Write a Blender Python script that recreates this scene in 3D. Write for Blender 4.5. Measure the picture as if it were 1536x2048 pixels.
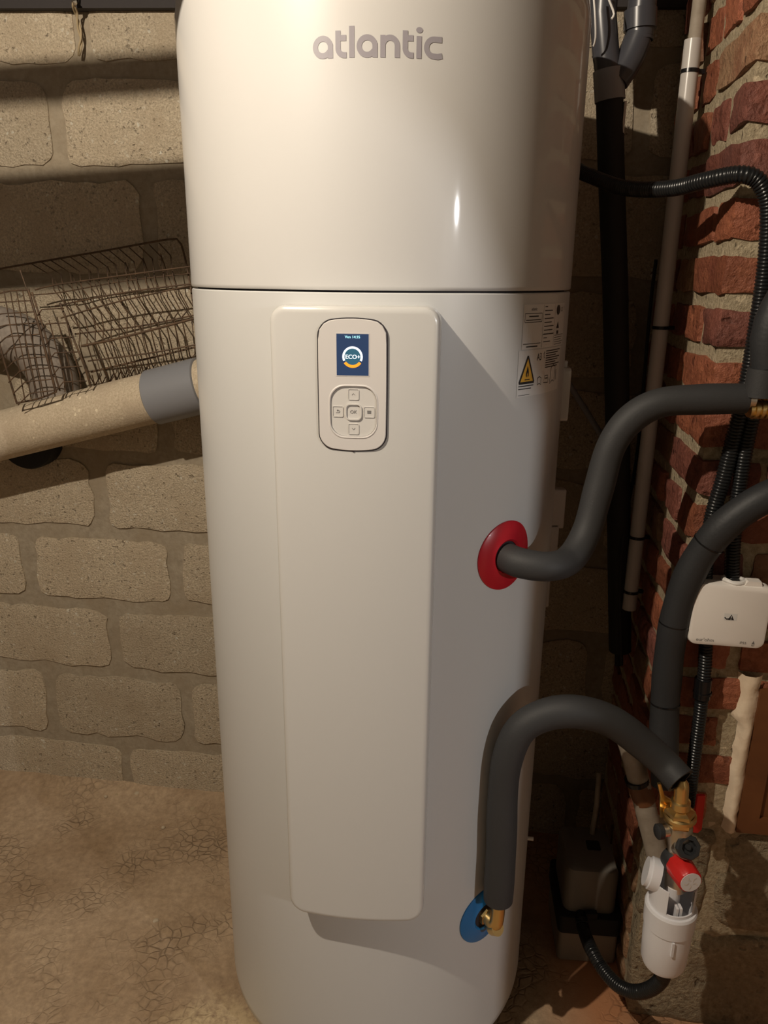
import bpy, bmesh, math, random
from mathutils import Vector, Matrix, noise

# ------------------------------------------------------------------ camera, world, light, exposure
scene = bpy.context.scene
for o in list(bpy.data.objects):
    bpy.data.objects.remove(o, do_unlink=True)
COL = scene.collection
R = math.radians
CAM = Vector((0.0, -1.334, 1.46))
FPX, PITCH, ROLL, YAW = 1520.0, R(17.23), R(0.5), R(0.334)
FW = Vector((math.sin(YAW)*math.cos(PITCH), math.cos(YAW)*math.cos(PITCH), -math.sin(PITCH)))
_r0 = Vector((math.cos(YAW), -math.sin(YAW), 0)); _u0 = _r0.cross(FW)
RT = _r0*math.cos(ROLL) + _u0*math.sin(ROLL); UP = RT.cross(FW)
cd = bpy.data.cameras.new('camera'); cam = bpy.data.objects.new('camera', cd); COL.objects.link(cam)
cd.sensor_fit = 'VERTICAL'; cd.sensor_height = 24.0; cd.lens = 24.0*FPX/2048.0
cd.clip_start = 0.02
m3 = Matrix((RT, UP, -FW)).transposed()
cam.matrix_world = Matrix.Translation(CAM) @ m3.to_4x4()
scene.camera = cam
w = bpy.data.worlds.new('world'); scene.world = w; w.use_nodes = True
w.node_tree.nodes['Background'].inputs[0].default_value = (0.9, 0.85, 0.8, 1)
w.node_tree.nodes['Background'].inputs[1].default_value = 0.0
vs = scene.view_settings
vs.view_transform = 'Standard'; vs.look = 'None'; vs.gamma = 1.0; vs.use_curve_mapping = False
vs.exposure = 0.55
LAMP = Vector((-0.72, -1.03, 2.27))     # bare bulb under the cellar ceiling
LAMP_POWER, LAMP_COLOR, LAMP_RADIUS = 60.0, (1.0, 0.87, 0.70), 0.012
LAMP2 = Vector((2.2, -2.7, 1.79))       # cooler bulb in the next cellar, shining through the added archway
LAMP2_POWER, LAMP2_COLOR, LAMP2_RADIUS = 59.0, (0.985, 0.98, 0.975), 0.02

# ------------------------------------------------------------------ places in the cellar
WT = Vector((1, -0.141, 0)).normalized()          # along the back wall and the pier front
WN = Vector((-0.141, -1, 0)).normalized()         # out of the back wall, towards the room
W0 = Vector((0, 0.475, 0))                        # a point of the back wall
K = Vector((0.52, -0.13, 0))                      # corner of the brick pier
HR = 0.31                                         # heater radius
def ray(px, py): return FW*FPX + RT*(px-768.0) - UP*(py-1024.0)
def at(px, py, Y):
    d = ray(px, py); return CAM + d*((Y-CAM.y)/d.y)
def at_plane(px, py, p, n):
    d = ray(px, py); return CAM + d*((p-CAM).dot(n)/d.dot(n))
def at_wall(px, py, off=0.0): return at_plane(px, py, W0+WN*off, WN)
def at_pier(px, py, off=0.0): return at_plane(px, py, K+WN*off, WN)
def at_side(px, py, off=0.0): return at_plane(px, py, K-WT*off, WT)
def at_floor(px, py, z=0.0): return at_plane(px, py, Vector((0, 0, z)), Vector((0, 0, 1)))
def cyl(az, z, r=HR):
    a = R(az); return Vector((r*math.sin(a), -r*math.cos(a), z))

# ------------------------------------------------------------------ materials
def nt(name):
    m = bpy.data.materials.new(name); m.use_nodes = True
    t = m.node_tree; return m, t, t.nodes['Principled BSDF']
def N(t, kind, **kw):
    n = t.nodes.new(kind)
    for k, v in kw.items():
        if k in n.inputs: n.inputs[k].default_value = v
        else: setattr(n, k, v)
    return n
def rgb(c): return (c[0], c[1], c[2], 1.0)
def plain(name, col, rough=0.5, metal=0.0, coat=0.0, bump=0.0, bscale=200.0, var=0.0, vscale=12.0, col2=None, trans=0.0):
    m, t, b = nt(name)
    b.inputs['Base Color'].default_value = rgb(col); b.inputs['Roughness'].default_value = rough
    b.inputs['Metallic'].default_value = metal; b.inputs['Coat Weight'].default_value = coat
    b.inputs['Coat Roughness'].default_value = 0.06; b.inputs['Specular IOR Level'].default_value = 0.4
    if trans: b.inputs['Transmission Weight'].default_value = trans
    tc = N(t, 'ShaderNodeTexCoord')
    if col2 is not None:
        n = N(t, 'ShaderNodeTexNoise', Scale=vscale, Detail=6.0, Roughness=0.6)
        t.links.new(tc.outputs['Object'], n.inputs['Vector'])
        r = N(t, 'ShaderNodeValToRGB'); r.color_ramp.elements[0].position = 0.35; r.color_ramp.elements[1].position = 0.68
        r.color_ramp.elements[0].color = rgb(col); r.color_ramp.elements[1].color = rgb(col2)
        t.links.new(n.outputs['Fac'], r.inputs[0]); t.links.new(r.outputs[0], b.inputs['Base Color'])
    if bump:
        n = N(t, 'ShaderNodeTexNoise', Scale=bscale, Detail=4.0)
        t.links.new(tc.outputs['Object'], n.inputs['Vector'])
        bp = N(t, 'ShaderNodeBump', Strength=bump, Distance=0.002)
        t.links.new(n.outputs['Fac'], bp.inputs['Height']); t.links.new(bp.outputs[0], b.inputs['Normal'])
    return m
def emit(name, col, s):
    m, t, b = nt(name)
    b.inputs['Base Color'].default_value = rgb((0, 0, 0)); b.inputs['Roughness'].default_value = 0.3
    b.inputs['Emission Color'].default_value = rgb(col); b.inputs['Emission Strength'].default_value = s
    return m
def mixcol(t, fac, a, b, mode='MIX'):
    n = t.nodes.new('ShaderNodeMix'); n.data_type = 'RGBA'; n.blend_type = mode
    for s, v in ((n.inputs[0], fac), (n.inputs[6], a), (n.inputs[7], b)):
        if hasattr(v, 'links'): t.links.new(v, s)
        elif isinstance(v, float): s.default_value = v
        else: s.default_value = rgb(v)
    return n.outputs[2]
def ramp(t, src, p0, p1, c0=(0, 0, 0), c1=(1, 1, 1)):
    r = t.nodes.new('ShaderNodeValToRGB'); e = r.color_ramp.elements
    e[0].position = p0; e[1].position = p1; e[0].color = rgb(c0); e[1].color = rgb(c1)
    t.links.new(src, r.inputs[0]); return r.outputs[0]
def rough_stone(name, base, light, dark, grain=170.0, bump=1.0, stain=None, random_tint=0.25, dist=0.004, pits=0.5, rough=0.9, specks=0.5):
    """aggregate concrete / brick: grainy colour, specks, pits and relief in world scale"""
    m, t, b = nt(name)
    g = N(t, 'ShaderNodeNewGeometry'); P = g.outputs['Position']
    n1 = N(t, 'ShaderNodeTexNoise', Scale=grain, Detail=5.0, Roughness=0.65); t.links.new(P, n1.inputs['Vector'])
    n2 = N(t, 'ShaderNodeTexNoise', Scale=9.0, Detail=4.0, Roughness=0.6); t.links.new(P, n2.inputs['Vector'])
    v = N(t, 'ShaderNodeTexVoronoi', Scale=grain*0.75); t.links.new(P, v.inputs['Vector'])
    n3 = N(t, 'ShaderNodeTexNoise', Scale=grain*0.45, Detail=2.0); t.links.new(P, n3.inputs['Vector'])
    c = mixcol(t, ramp(t, n1.outputs['Fac'], 0.32, 0.68), dark, light)
    c = mixcol(t, 0.28, c, base)
    sp = ramp(t, v.outputs['Color'], 0.86, 0.93)
    c = mixcol(t, mixcol(t, specks, (0, 0, 0), sp), c, tuple(min(1, x*1.55) for x in light))
    pit = ramp(t, n3.outputs['Fac'], 0.27, 0.36, (1, 1, 1), (0, 0, 0))
    c = mixcol(t, mixcol(t, pits, (0, 0, 0), pit), c, tuple(x*0.3 for x in dark))
    if stain: c = mixcol(t, ramp(t, n2.outputs['Fac'], 0.45, 0.75), c, stain)
    oi = N(t, 'ShaderNodeObjectInfo')
    lo, hi = 1-random_tint, 1+random_tint*0.6
    tint = ramp(t, oi.outputs['Random'], 0.0, 1.0, (lo, lo, lo), (hi, hi, hi))
    c = mixcol(t, 1.0, c, tint, 'MULTIPLY')
    t.links.new(c, b.inputs['Base Color']); b.inputs['Roughness'].default_value = rough
    b.inputs['Specular IOR Level'].default_value = 0.3
    h1 = N(t, 'ShaderNodeMath', operation='MULTIPLY'); t.links.new(n1.outputs['Fac'], h1.inputs[0]); h1.inputs[1].default_value = 1.0
    h2 = N(t, 'ShaderNodeMath', operation='SUBTRACT'); t.links.new(h1.outputs[0], h2.inputs[0])
    pf = N(t, 'ShaderNodeMath', operation='MULTIPLY'); t.links.new(pit, pf.inputs[0]); pf.inputs[1].default_value = pits
    t.links.new(pf.outputs[0], h2.inputs[1])
    bp = N(t, 'ShaderNodeBump', Strength=bump, Distance=dist)
    t.links.new(h2.outputs[0], bp.inputs['Height']); t.links.new(bp.outputs[0], b.inputs['Normal'])
    return m

M = {}
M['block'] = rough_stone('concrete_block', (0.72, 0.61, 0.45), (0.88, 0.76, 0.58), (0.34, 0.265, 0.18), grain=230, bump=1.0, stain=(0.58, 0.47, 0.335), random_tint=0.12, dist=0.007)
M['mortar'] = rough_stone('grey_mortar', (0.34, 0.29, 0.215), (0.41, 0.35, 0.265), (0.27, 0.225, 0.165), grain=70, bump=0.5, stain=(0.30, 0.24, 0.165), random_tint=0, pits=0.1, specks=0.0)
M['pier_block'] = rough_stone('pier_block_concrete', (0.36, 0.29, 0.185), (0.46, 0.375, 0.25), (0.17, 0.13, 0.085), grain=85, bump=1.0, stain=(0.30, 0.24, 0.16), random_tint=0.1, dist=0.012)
M['pier_mortar'] = rough_stone('lime_mortar', (0.42, 0.345, 0.23), (0.54, 0.45, 0.31), (0.27, 0.215, 0.135), grain=120, bump=0.9, random_tint=0, dist=0.005)
def brick_mat(name, a, b_, st):
    return rough_stone(name, a, b_, tuple(x*0.55 for x in a), grain=75, bump=1.0, stain=st, random_tint=0.32, pits=0.45, rough=0.55, dist=0.006)
M['brick'] = brick_mat('red_brick', (0.36, 0.115, 0.058), (0.44, 0.16, 0.085), (0.25, 0.078, 0.048))
M['brick_b'] = brick_mat('purple_brick', (0.27, 0.088, 0.06), (0.34, 0.13, 0.095), (0.17, 0.07, 0.058))
M['brick_worn'] = brick_mat('worn_brick', (0.34, 0.19, 0.105), (0.42, 0.27, 0.16), (0.26, 0.10, 0.055))

def floor_mat():
    m, t, b = nt('earthen_screed'); g = N(t, 'ShaderNodeNewGeometry'); P = g.outputs['Position']
    n1 = N(t, 'ShaderNodeTexNoise', Scale=3.2, Detail=8.0, Roughness=0.62); t.links.new(P, n1.inputs['Vector'])
    n2 = N(t, 'ShaderNodeTexNoise', Scale=60.0, Detail=6.0, Roughness=0.7); t.links.new(P, n2.inputs['Vector'])
    n3 = N(t, 'ShaderNodeTexNoise', Scale=5.0, Detail=3.0); t.links.new(P, n3.inputs['Vector'])
    wn = N(t, 'ShaderNodeTexNoise', Scale=14.0, Detail=2.0); t.links.new(P, wn.inputs['Vector'])
    va = t.nodes.new('ShaderNodeVectorMath'); va.operation = 'SCALE'; t.links.new(wn.outputs['Color'], va.inputs[0]); va.inputs['Scale'].default_value = 0.05
    vb = t.nodes.new('ShaderNodeVectorMath'); vb.operation = 'ADD'; t.links.new(P, vb.inputs[0]); t.links.new(va.outputs[0], vb.inputs[1])
    v = N(t, 'ShaderNodeTexVoronoi', Scale=42.0, feature='DISTANCE_TO_EDGE'); t.links.new(vb.outputs[0], v.inputs['Vector'])
    crack = ramp(t, v.outputs['Distance'], 0.0, 0.10, (1, 1, 1), (0, 0, 0))
    mask = ramp(t, n3.outputs['Fac'], 0.46, 0.68)
    cm = mixcol(t, mask, (0, 0, 0), crack)
    c = mixcol(t, ramp(t, n1.outputs['Fac'], 0.36, 0.64), (0.40, 0.275, 0.165), (0.58, 0.43, 0.285))
    c = mixcol(t, ramp(t, n2.outputs['Fac'], 0.3, 0.7), mixcol(t, 0.45, c, (0.1, 0.065, 0.04)), c)
    sp = N(t, 'ShaderNodeTexVoronoi', Scale=95.0); t.links.new(P, sp.inputs['Vector'])
    c = mixcol(t, ramp(t, sp.outputs['Color'], 0.955, 0.965), c, (0.42, 0.32, 0.2))
    # crumbled pale plaster beside the heater's foot
    pd = t.nodes.new('ShaderNodeVectorMath'); pd.operation = 'DISTANCE'; t.links.new(vb.outputs[0], pd.inputs[0]); pd.inputs[1].default_value = (-0.30, -0.20, 0.0)
    pm = mixcol(t, 1.0, ramp(t, pd.outputs['Value'], 0.07, 0.16, (1, 1, 1), (0, 0, 0)), ramp(t, n2.outputs['Fac'], 0.35, 0.6), 'MULTIPLY')
    c = mixcol(t, pm, c, (0.66, 0.52, 0.31))
    # red patches of paint and brick dust at the foot of the pier
    sep = N(t, 'ShaderNodeSeparateXYZ'); t.links.new(P, sep.inputs[0])
    rx = ramp(t, sep.outputs['X'], 0.33, 0.46)
    rmask = mixcol(t, 1.0, rx, ramp(t, n1.outputs['Fac'], 0.3, 0.55), 'MULTIPLY')
    c = mixcol(t, rmask, c, (0.50, 0.23, 0.11))
    c = mixcol(t, mixcol(t, 0.25, (0, 0, 0), cm), c, (0.06, 0.04, 0.025))
    t.links.new(c, b.inputs['Base Color']); b.inputs['Roughness'].default_value = 0.92
    b.inputs['Specular IOR Level'].default_value = 0.25
    hh = N(t, 'ShaderNodeMath', operation='MULTIPLY'); t.links.new(cm, hh.inputs[0]); hh.inputs[1].default_value = -0.8
    ha = N(t, 'ShaderNodeMath', operation='ADD'); t.links.new(hh.outputs[0], ha.inputs[0])
    hb = N(t, 'ShaderNodeMath', operation='MULTIPLY'); t.links.new(n2.outputs['Fac'], hb.inputs[0]); hb.inputs[1].default_value = 0.4
    t.links.new(hb.outputs[0], ha.inputs[1])
    bp = N(t, 'ShaderNodeBump', Strength=0.7, Distance=0.006); t.links.new(ha.outputs[0], bp.inputs['Height'])
    t.links.new(bp.outputs[0], b.inputs['Normal'])
    return m
M['floor'] = floor_mat()
M['ceiling'] = plain('dark_ceiling', (0.055, 0.05, 0.05), 0.9, bump=0.5, bscale=40)  # one even near-black base colour
M['beam'] = plain('dark_timber', (0.035, 0.03, 0.03), 0.8, bump=0.6, bscale=30)
M['render'] = plain('dull_render', (0.33, 0.30, 0.255), 0.95, bump=0.6, bscale=50, col2=(0.27, 0.245, 0.21))
M['white_hood'] = plain('gloss_white_plastic', (0.60, 0.59, 0.575), 0.42, coat=0.5)
M['white_steel'] = plain('white_painted_steel', (0.60, 0.60, 0.59), 0.34, coat=0.15)
M['white_panel'] = plain('white_panel_plastic', (0.61, 0.60, 0.575), 0.24, coat=0.2)
M['bezel'] = plain('matt_white_plastic', (0.64, 0.61, 0.585), 0.5)
M['key'] = plain('key_plastic', (0.62, 0.60, 0.57), 0.55)
M['gap_shade'] = plain('gap_shade', (0.03, 0.025, 0.03), 0.7)  # near-black paint for the shade inside gaps and holes
M['logo'] = plain('grey_lilac_print', (0.31, 0.29, 0.32), 0.4)
M['symbol'] = plain('grey_symbol_print', (0.17, 0.16, 0.155), 0.6)
M['scr'] = emit('screen_navy', (0.028, 0.05, 0.105), 0.75)
M['scr_in'] = emit('screen_teal', (0.03, 0.10, 0.14), 0.9)
M['scr_white'] = emit('screen_white', (0.95, 0.98, 1.0), 1.15)
M['scr_cyan'] = emit('screen_cyan', (0.45, 0.95, 1.0), 1.0)
M['scr_orange'] = emit('screen_orange', (1.0, 0.30, 0.02), 1.1)
M['paper'] = plain('label_film', (0.70, 0.69, 0.67), 0.3)
M['ink'] = plain('black_ink', (0.02, 0.02, 0.022), 0.5)
M['warn'] = plain('warning_yellow', (0.75, 0.42, 0.06), 0.4)
M['red_pl'] = plain('red_plastic', (0.50, 0.012, 0.025), 0.3, coat=0.2)
M['blue_pl'] = plain('blue_plastic', (0.012, 0.16, 0.42), 0.32, coat=0.2)
M['foam'] = plain('dark_foam_insulation', (0.034, 0.034, 0.035), 0.62, bump=0.15, bscale=400)
M['foam_b'] = plain('black_rubber_insulation', (0.026, 0.027, 0.029), 0.55, bump=0.2, bscale=200)
M['conduit'] = plain('black_ribbed_plastic', (0.012, 0.013, 0.014), 0.28)
M['tape'] = plain('black_tape', (0.008, 0.008, 0.009), 0.25)
M['pvc'] = plain('pale_grey_pvc', (0.50, 0.47, 0.44), 0.28)
M['pvc_dirty'] = plain('dusty_grey_pvc', (0.36, 0.31, 0.25), 0.5, col2=(0.27, 0.225, 0.175), vscale=30)
M['pvc_dark'] = plain('dark_grey_pvc', (0.055, 0.056, 0.066), 0.3)
M['pvc_mid'] = plain('mid_grey_pvc', (0.23, 0.235, 0.255), 0.4)
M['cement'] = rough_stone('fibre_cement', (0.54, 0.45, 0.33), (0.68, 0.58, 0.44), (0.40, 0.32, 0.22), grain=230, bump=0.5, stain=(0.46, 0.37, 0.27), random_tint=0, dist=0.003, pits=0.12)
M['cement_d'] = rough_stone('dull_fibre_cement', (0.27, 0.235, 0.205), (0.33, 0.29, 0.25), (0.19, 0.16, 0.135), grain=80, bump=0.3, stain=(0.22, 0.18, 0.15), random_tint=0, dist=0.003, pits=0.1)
M['black'] = plain('matt_black', (0.012, 0.012, 0.013), 0.7)
M['wire'] = plain('rusty_wire', (0.075, 0.05, 0.035), 0.6, metal=0.3, col2=(0.15, 0.09, 0.05), vscale=60)
M['cable_w'] = plain('old_cloth_cable', (0.42, 0.33, 0.20), 0.7)
M['brass'] = plain('brass', (0.80, 0.57, 0.24), 0.32, metal=1.0)
M['nickel'] = plain('nickel', (0.66, 0.60, 0.50), 0.34, metal=1.0)
M['white_pvc'] = plain('white_siphon_plastic', (0.80, 0.80, 0.83), 0.35)
M['red_knob'] = plain('red_knob_plastic', (0.62, 0.022, 0.02), 0.35)
M['jbox'] = plain('light_grey_box_plastic', (0.82, 0.77, 0.72), 0.45)
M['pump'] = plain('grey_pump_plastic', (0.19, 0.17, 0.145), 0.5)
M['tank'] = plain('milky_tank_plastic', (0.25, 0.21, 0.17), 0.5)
M['plaster'] = plain('cream_plaster', (0.88, 0.74, 0.56), 0.9, bump=1.0, bscale=60, col2=(0.76, 0.60, 0.43))
M['wood'] = plain('brown_wood', (0.17, 0.065, 0.022), 0.5, bump=0.4, bscale=35, col2=(0.115, 0.042, 0.016), vscale=9)
M['white_tie'] = plain('white_strap', (0.75, 0.73, 0.70), 0.5)
M['clear'] = plain('milky_strap_plastic', (0.42, 0.39, 0.36), 0.4)
M['blue_scrap'] = plain('blue_scrap', (0.02, 0.03, 0.12), 0.5)
M['stone'] = plain('pale_pebble', (0.52, 0.43, 0.31), 0.9)
M['bulb'] = emit('bulb_glow', (1.0, 0.8, 0.58), 30.0)
M['small_bulb'] = emit('small_bulb_glow', (1.0, 0.88, 0.7), 60.0)

# ------------------------------------------------------------------ builders
ORG = {}
class MB:
    def __init__(s): s.v = []; s.f = []
    def add(s, vs_, fs):
        k = len(s.v); s.v += [Vector(p) for p in vs_]; s.f += [tuple(i+k for i in f) for f in fs]; return s
    def box(s, c, size, ax=None):
        X, Y, Z = ax if ax else (Vector((1, 0, 0)), Vector((0, 1, 0)), Vector((0, 0, 1)))
        c = Vector(c); h = [q/2 for q in size]
        P = [c + X*h[0]*i + Y*h[1]*j + Z*h[2]*k for k in (-1, 1) for j in (-1, 1) for i in (-1, 1)]
        return s.add(P, [(0, 2, 3, 1), (4, 5, 7, 6), (0, 1, 5, 4), (2, 6, 7, 3), (0, 4, 6, 2), (1, 3, 7, 5)])
    def tube(s, path, rad, seg=16, caps=True):
        n = len(path); rr = rad if isinstance(rad, (list, tuple)) else [rad]*n
        up = None; vs_ = []; fs = []
        for i, p in enumerate(path):
            a = path[max(i-1, 0)]; b = path[min(i+1, n-1)]; t = (b-a)
            t = t.normalized() if t.length > 1e-9 else Vector((0, 0, 1))
            if up is None:
                up = Vector((0, 0, 1)) if abs(t.z) < 0.9 else Vector((1, 0, 0))
            up = (up - t*up.dot(t)); up.normalize(); sd = t.cross(up)
            for k in range(seg):
                q = 2*math.pi*k/seg; vs_.append(p + (up*math.cos(q) + sd*math.sin(q))*rr[i])
        for i in range(n-1):
            for k in range(seg):
                a = i*seg+k; b = i*seg+(k+1) % seg; fs.append((a, b, b+seg, a+seg))
        if caps: fs.append(tuple(range(seg))[::-1]); fs.append(tuple((n-1)*seg+k for k in range(seg)))
        return s.add(vs_, fs)
    def lathe(s, prof, c=(0, 0, 0), axis=(0, 0, 1), seg=48, a0=0.0, a1=2*math.pi, caps=False):
        axis = Vector(axis).normalized(); c = Vector(c)
        X = axis.orthogonal().normalized()
        if abs(axis.z) > 0.999: X = Vector((1, 0, 0))
        Y = axis.cross(X); full = abs(a1-a0-2*math.pi) < 1e-6; m = seg if full else seg+1
        vs_ = []; fs = []
        for r, h in prof:
            for k in range(m):
                q = a0+(a1-a0)*k/seg; vs_.append(c + axis*h + (X*math.cos(q)+Y*math.sin(q))*r)
        for i in range(len(prof)-1):
            for k in range(m if full else m-1):
                a = i*m+k; b = i*m+(k+1) % m; fs.append((a, b, b+m, a+m))
        if caps: fs.append(tuple(range(m))[::-1]); fs.append(tuple((len(prof)-1)*m+k for k in range(m)))
        return s.add(vs_, fs)
    def plate(s, outline, h0, h1, mp, bevel=0.0):
        """flat outline (u,v), extruded from h0 to h1 through the surface map mp(u,v,h)"""
        n = len(outline); loops = [(0.0, h0), (0.0, h1-bevel)] + ([(bevel*0.3, h1-bevel*0.3), (bevel, h1)] if bevel else [])
        vs_ = []
        for ins, h in loops:
            o = inset(outline, ins) if ins else outline
            vs_ += [mp(u, v, h) for u, v in o]
        fs = []
        for l in range(len(loops)-1):
            for k in range(n):
                a = l*n+k; b = l*n+(k+1) % n; fs.append((a, b, b+n, a+n))
        fs.append(tuple((len(loops)-1)*n+k for k in range(n)))
        fs.append(tuple(range(n))[::-1])
        return s.add(vs_, fs)
    def ring(s, outer, inner, h0, h1, mp):
        n = len(outer); vs_ = [mp(u, v, h1) for u, v in outer]+[mp(u, v, h1) for u, v in inner]+[mp(u, v, h0) for u, v in outer]+[mp(u, v, h0) for u, v in inner]
        fs = []
        for k in range(n):
            j = (k+1) % n
            fs += [(k, j, n+j, n+k), (2*n+k, 2*n+j, j, k), (n+k, n+j, 3*n+j, 3*n+k)]
        return s.add(vs_, fs)
    def ribbon(s, pts, wd, mp, h=0.0, closed=False):
        n = len(pts); vs_ = []; fs = []
        for i, p in enumerate(pts):
            a = pts[(i-1) % n] if closed or i else p; b = pts[(i+1) % n] if closed or i < n-1 else p
            dx, dy = b[0]-a[0], b[1]-a[1]; l = math.hypot(dx, dy) or 1
            nx, ny = -dy/l*wd/2, dx/l*wd/2
            vs_ += [mp(p[0]+nx, p[1]+ny, h), mp(p[0]-nx, p[1]-ny, h)]
        for i in range(n if closed else n-1):
            j = (i+1) % n; fs.append((2*i, 2*i+1, 2*j+1, 2*j))
        return s.add(vs_, fs)
    def text(s, body, size, mp, u, v, h=0.0, align='CENTER'):
        c = bpy.data.curves.new('t', 'FONT'); c.body = body; c.size = size; c.align_x = align; c.resolution_u = 3
        o = bpy.data.objects.new('t', c); COL.objects.link(o)
        dg = bpy.context.evaluated_depsgraph_get(); me = bpy.data.meshes.new_from_object(o.evaluated_get(dg))
        s.add([mp(u+p.co.x, v+p.co.y, h) for p in me.vertices], [tuple(f.vertices) for f in me.polygons])
        bpy.data.objects.remove(o); bpy.data.meshes.remove(me); bpy.data.curves.remove(c)
        return s
    def build(s, name, mat, parent=None, angle=40, fix=True, smooth=True):
        me = bpy.data.meshes.new(name)
        if parent is not None: L = ORG[parent.as_pointer()]
        else:
            xs = [p.x for p in s.v]; ys = [p.y for p in s.v]; L = Vector(((min(xs)+max(xs))/2, (min(ys)+max(ys))/2, min(p.z for p in s.v)))
        me.from_pydata([p-L for p in s.v], [], s.f); me.update()
        if fix:
            bm = bmesh.new(); bm.from_mesh(me); bmesh.ops.recalc_face_normals(bm, faces=bm.faces); bm.to_mesh(me); bm.free()
        if smooth:
            me.polygons.foreach_set('use_smooth', [True]*len(me.polygons)); me.set_sharp_from_angle(angle=R(angle))
        me.materials.append(M[mat] if isinstance(mat, str) else mat)
        o = bpy.data.objects.new(name, me); COL.objects.link(o)
        if parent is not None: o.parent = parent
        else: o.location = L
        ORG[o.as_pointer()] = L
        return o
def inset(o, d):
    n = len(o); out = []
    area = sum(o[i][0]*o[(i+1) % n][1]-o[(i+1) % n][0]*o[i][1] for i in range(n)); sg = 1 if area > 0 else -1
    for i in range(n):
        a, p, b = o[i-1], o[i], o[(i+1) % n]
        dx, dy = b[0]-a[0], b[1]-a[1]; l = math.hypot(dx, dy) or 1
        out.append((p[0]-sg*dy/l*d, p[1]+sg*dx/l*d))
    return out
def thing(name, label, cat, loc, group=None):
    o = bpy.data.objects.new(name, None); COL.objects.link(o); o.location = loc; o.empty_display_size = 0.05
    ORG[o.as_pointer()] = Vector(loc); return tag(o, label, cat, group)
def tag(o, label, cat, group=None):
    o['label'] = label; o['category'] = cat
    if group: o['group'] = group
    return o
def struct(o, label=None):
    o['kind'] = 'structure'
    if label: o['label'] = label
    return o
def rrect(w_, h_, r_, cx=0.0, cy=0.0, seg=6, bulge_x=0.0, bulge_y=0.0):
    pts = []
    for (sx, sy, a0) in ((1, 1, 0), (-1, 1, 90), (-1, -1, 180), (1, -1, 270)):
        for k in range(seg+1):
            a = R(a0+90*k/seg); pts.append((sx*(w_/2-r_)+r_*math.cos(a), sy*(h_/2-r_)+r_*math.sin(a)))
    # extra points on the sides for bulging
    out = []
    for i, p in enumerate(pts):
        q = pts[(i+1) % len(pts)]; out.append(p); d = math.hypot(q[0]-p[0], q[1]-p[1])
        if d > r_*0.6:
            for k in range(1, 8): out.append((p[0]+(q[0]-p[0])*k/8, p[1]+(q[1]-p[1])*k/8))
    res = []
    for x, y in out:
        bx = bulge_x*(1-(2*y/h_)**2)*(x/(w_/2)); by = bulge_y*(1-(2*x/w_)**2)*(y/(h_/2))
        res.append((cx+x+bx, cy+y+by))
    return res
def smooth_path(pts, step=0.008):
    P = [Vector(p) for p in pts]; out = []
    P = [P[0]*2-P[1]]+P+[P[-1]*2-P[-2]]
    for i in range(1, len(P)-2):
        a, b, c, d = P[i-1:i+3]; n = max(2, int((c-b).length/step))
        for k in range(n):
            t = k/n
            out.append(0.5*((2*b)+(c-a)*t+(2*a-5*b+4*c-d)*t*t+(3*b-a-3*c+d)*t**3))
    out.append(P[-2]); return out
def resample(path, step):
    out = [path[0].copy()]; acc = 0.0; need = step
    for a, b in zip(path, path[1:]):
        l = (b-a).length
        while acc+l >= need:
            out.append(a+(b-a)*((need-acc)/l)); need += step
        acc += l
    return out
def corrugated(path, r, pitch=0.0052, depth=0.14, seg=14):
    p = resample(smooth_path(path, 0.006), pitch/4)
    prof = (1.0, 1.0-depth*0.35, 1.0-depth, 1.0-depth*0.35)
    return MB().tube(p, [r*prof[i % 4] for i in range(len(p))], seg)
rnd = random.Random(7)
def nz(p, s, o=0.0): return noise.noise(Vector((p[0]*s+o, p[1]*s-o, p[2]*s+o*0.37)))

# ------------------------------------------------------------------ setting
def make_floor():
    b = MB(); nx, ny = 140, 130; x0, x1, y0, y1 = -2.6, 3.3, -3.6, 1.0; vs_ = []
    for j in range(ny+1):
        for i in range(nx+1):
            x = x0+(x1-x0)*i/nx; y = y0+(y1-y0)*j/ny
            z = 0.006*nz((x, y, 0), 2.2)+0.003*nz((x, y, 0), 9.0)
            dw = (W0-Vector((x, y, 0))).dot(-WN)      # distance in front of the wall
            if dw < 0.16 and x < 0.4: z += 0.03*max(0, (0.16-dw)/0.16)**2
            if math.hypot(x, y) < 0.4: z = min(z, 0.0)-0.002
            if x > 0.35: z = min(z, 0.0)-0.001
            vs_.append((x, y, z-0.002))
    fs = [(j*(nx+1)+i, j*(nx+1)+i+1, (j+1)*(nx+1)+i+1, (j+1)*(nx+1)+i) for j in range(ny) for i in range(nx)]
    return struct(b.add(vs_, fs).build('floor', 'floor'), 'uneven brown earthen screed floor with crackled patches')
make_floor()
AX = (WT, -WN, Vector((0, 0, 1)))                  # wall axes: along, into the wall, up
wb = MB().box(W0-WN*0.1+WT*(-0.45)+Vector((0, 0, 1.19)), (4.3, 0.2, 2.42), AX).build('wall_back', 'mortar', smooth=False)
struct(wb, 'wall of beige concrete blocks with wide grey-brown mortar joints')

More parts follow.
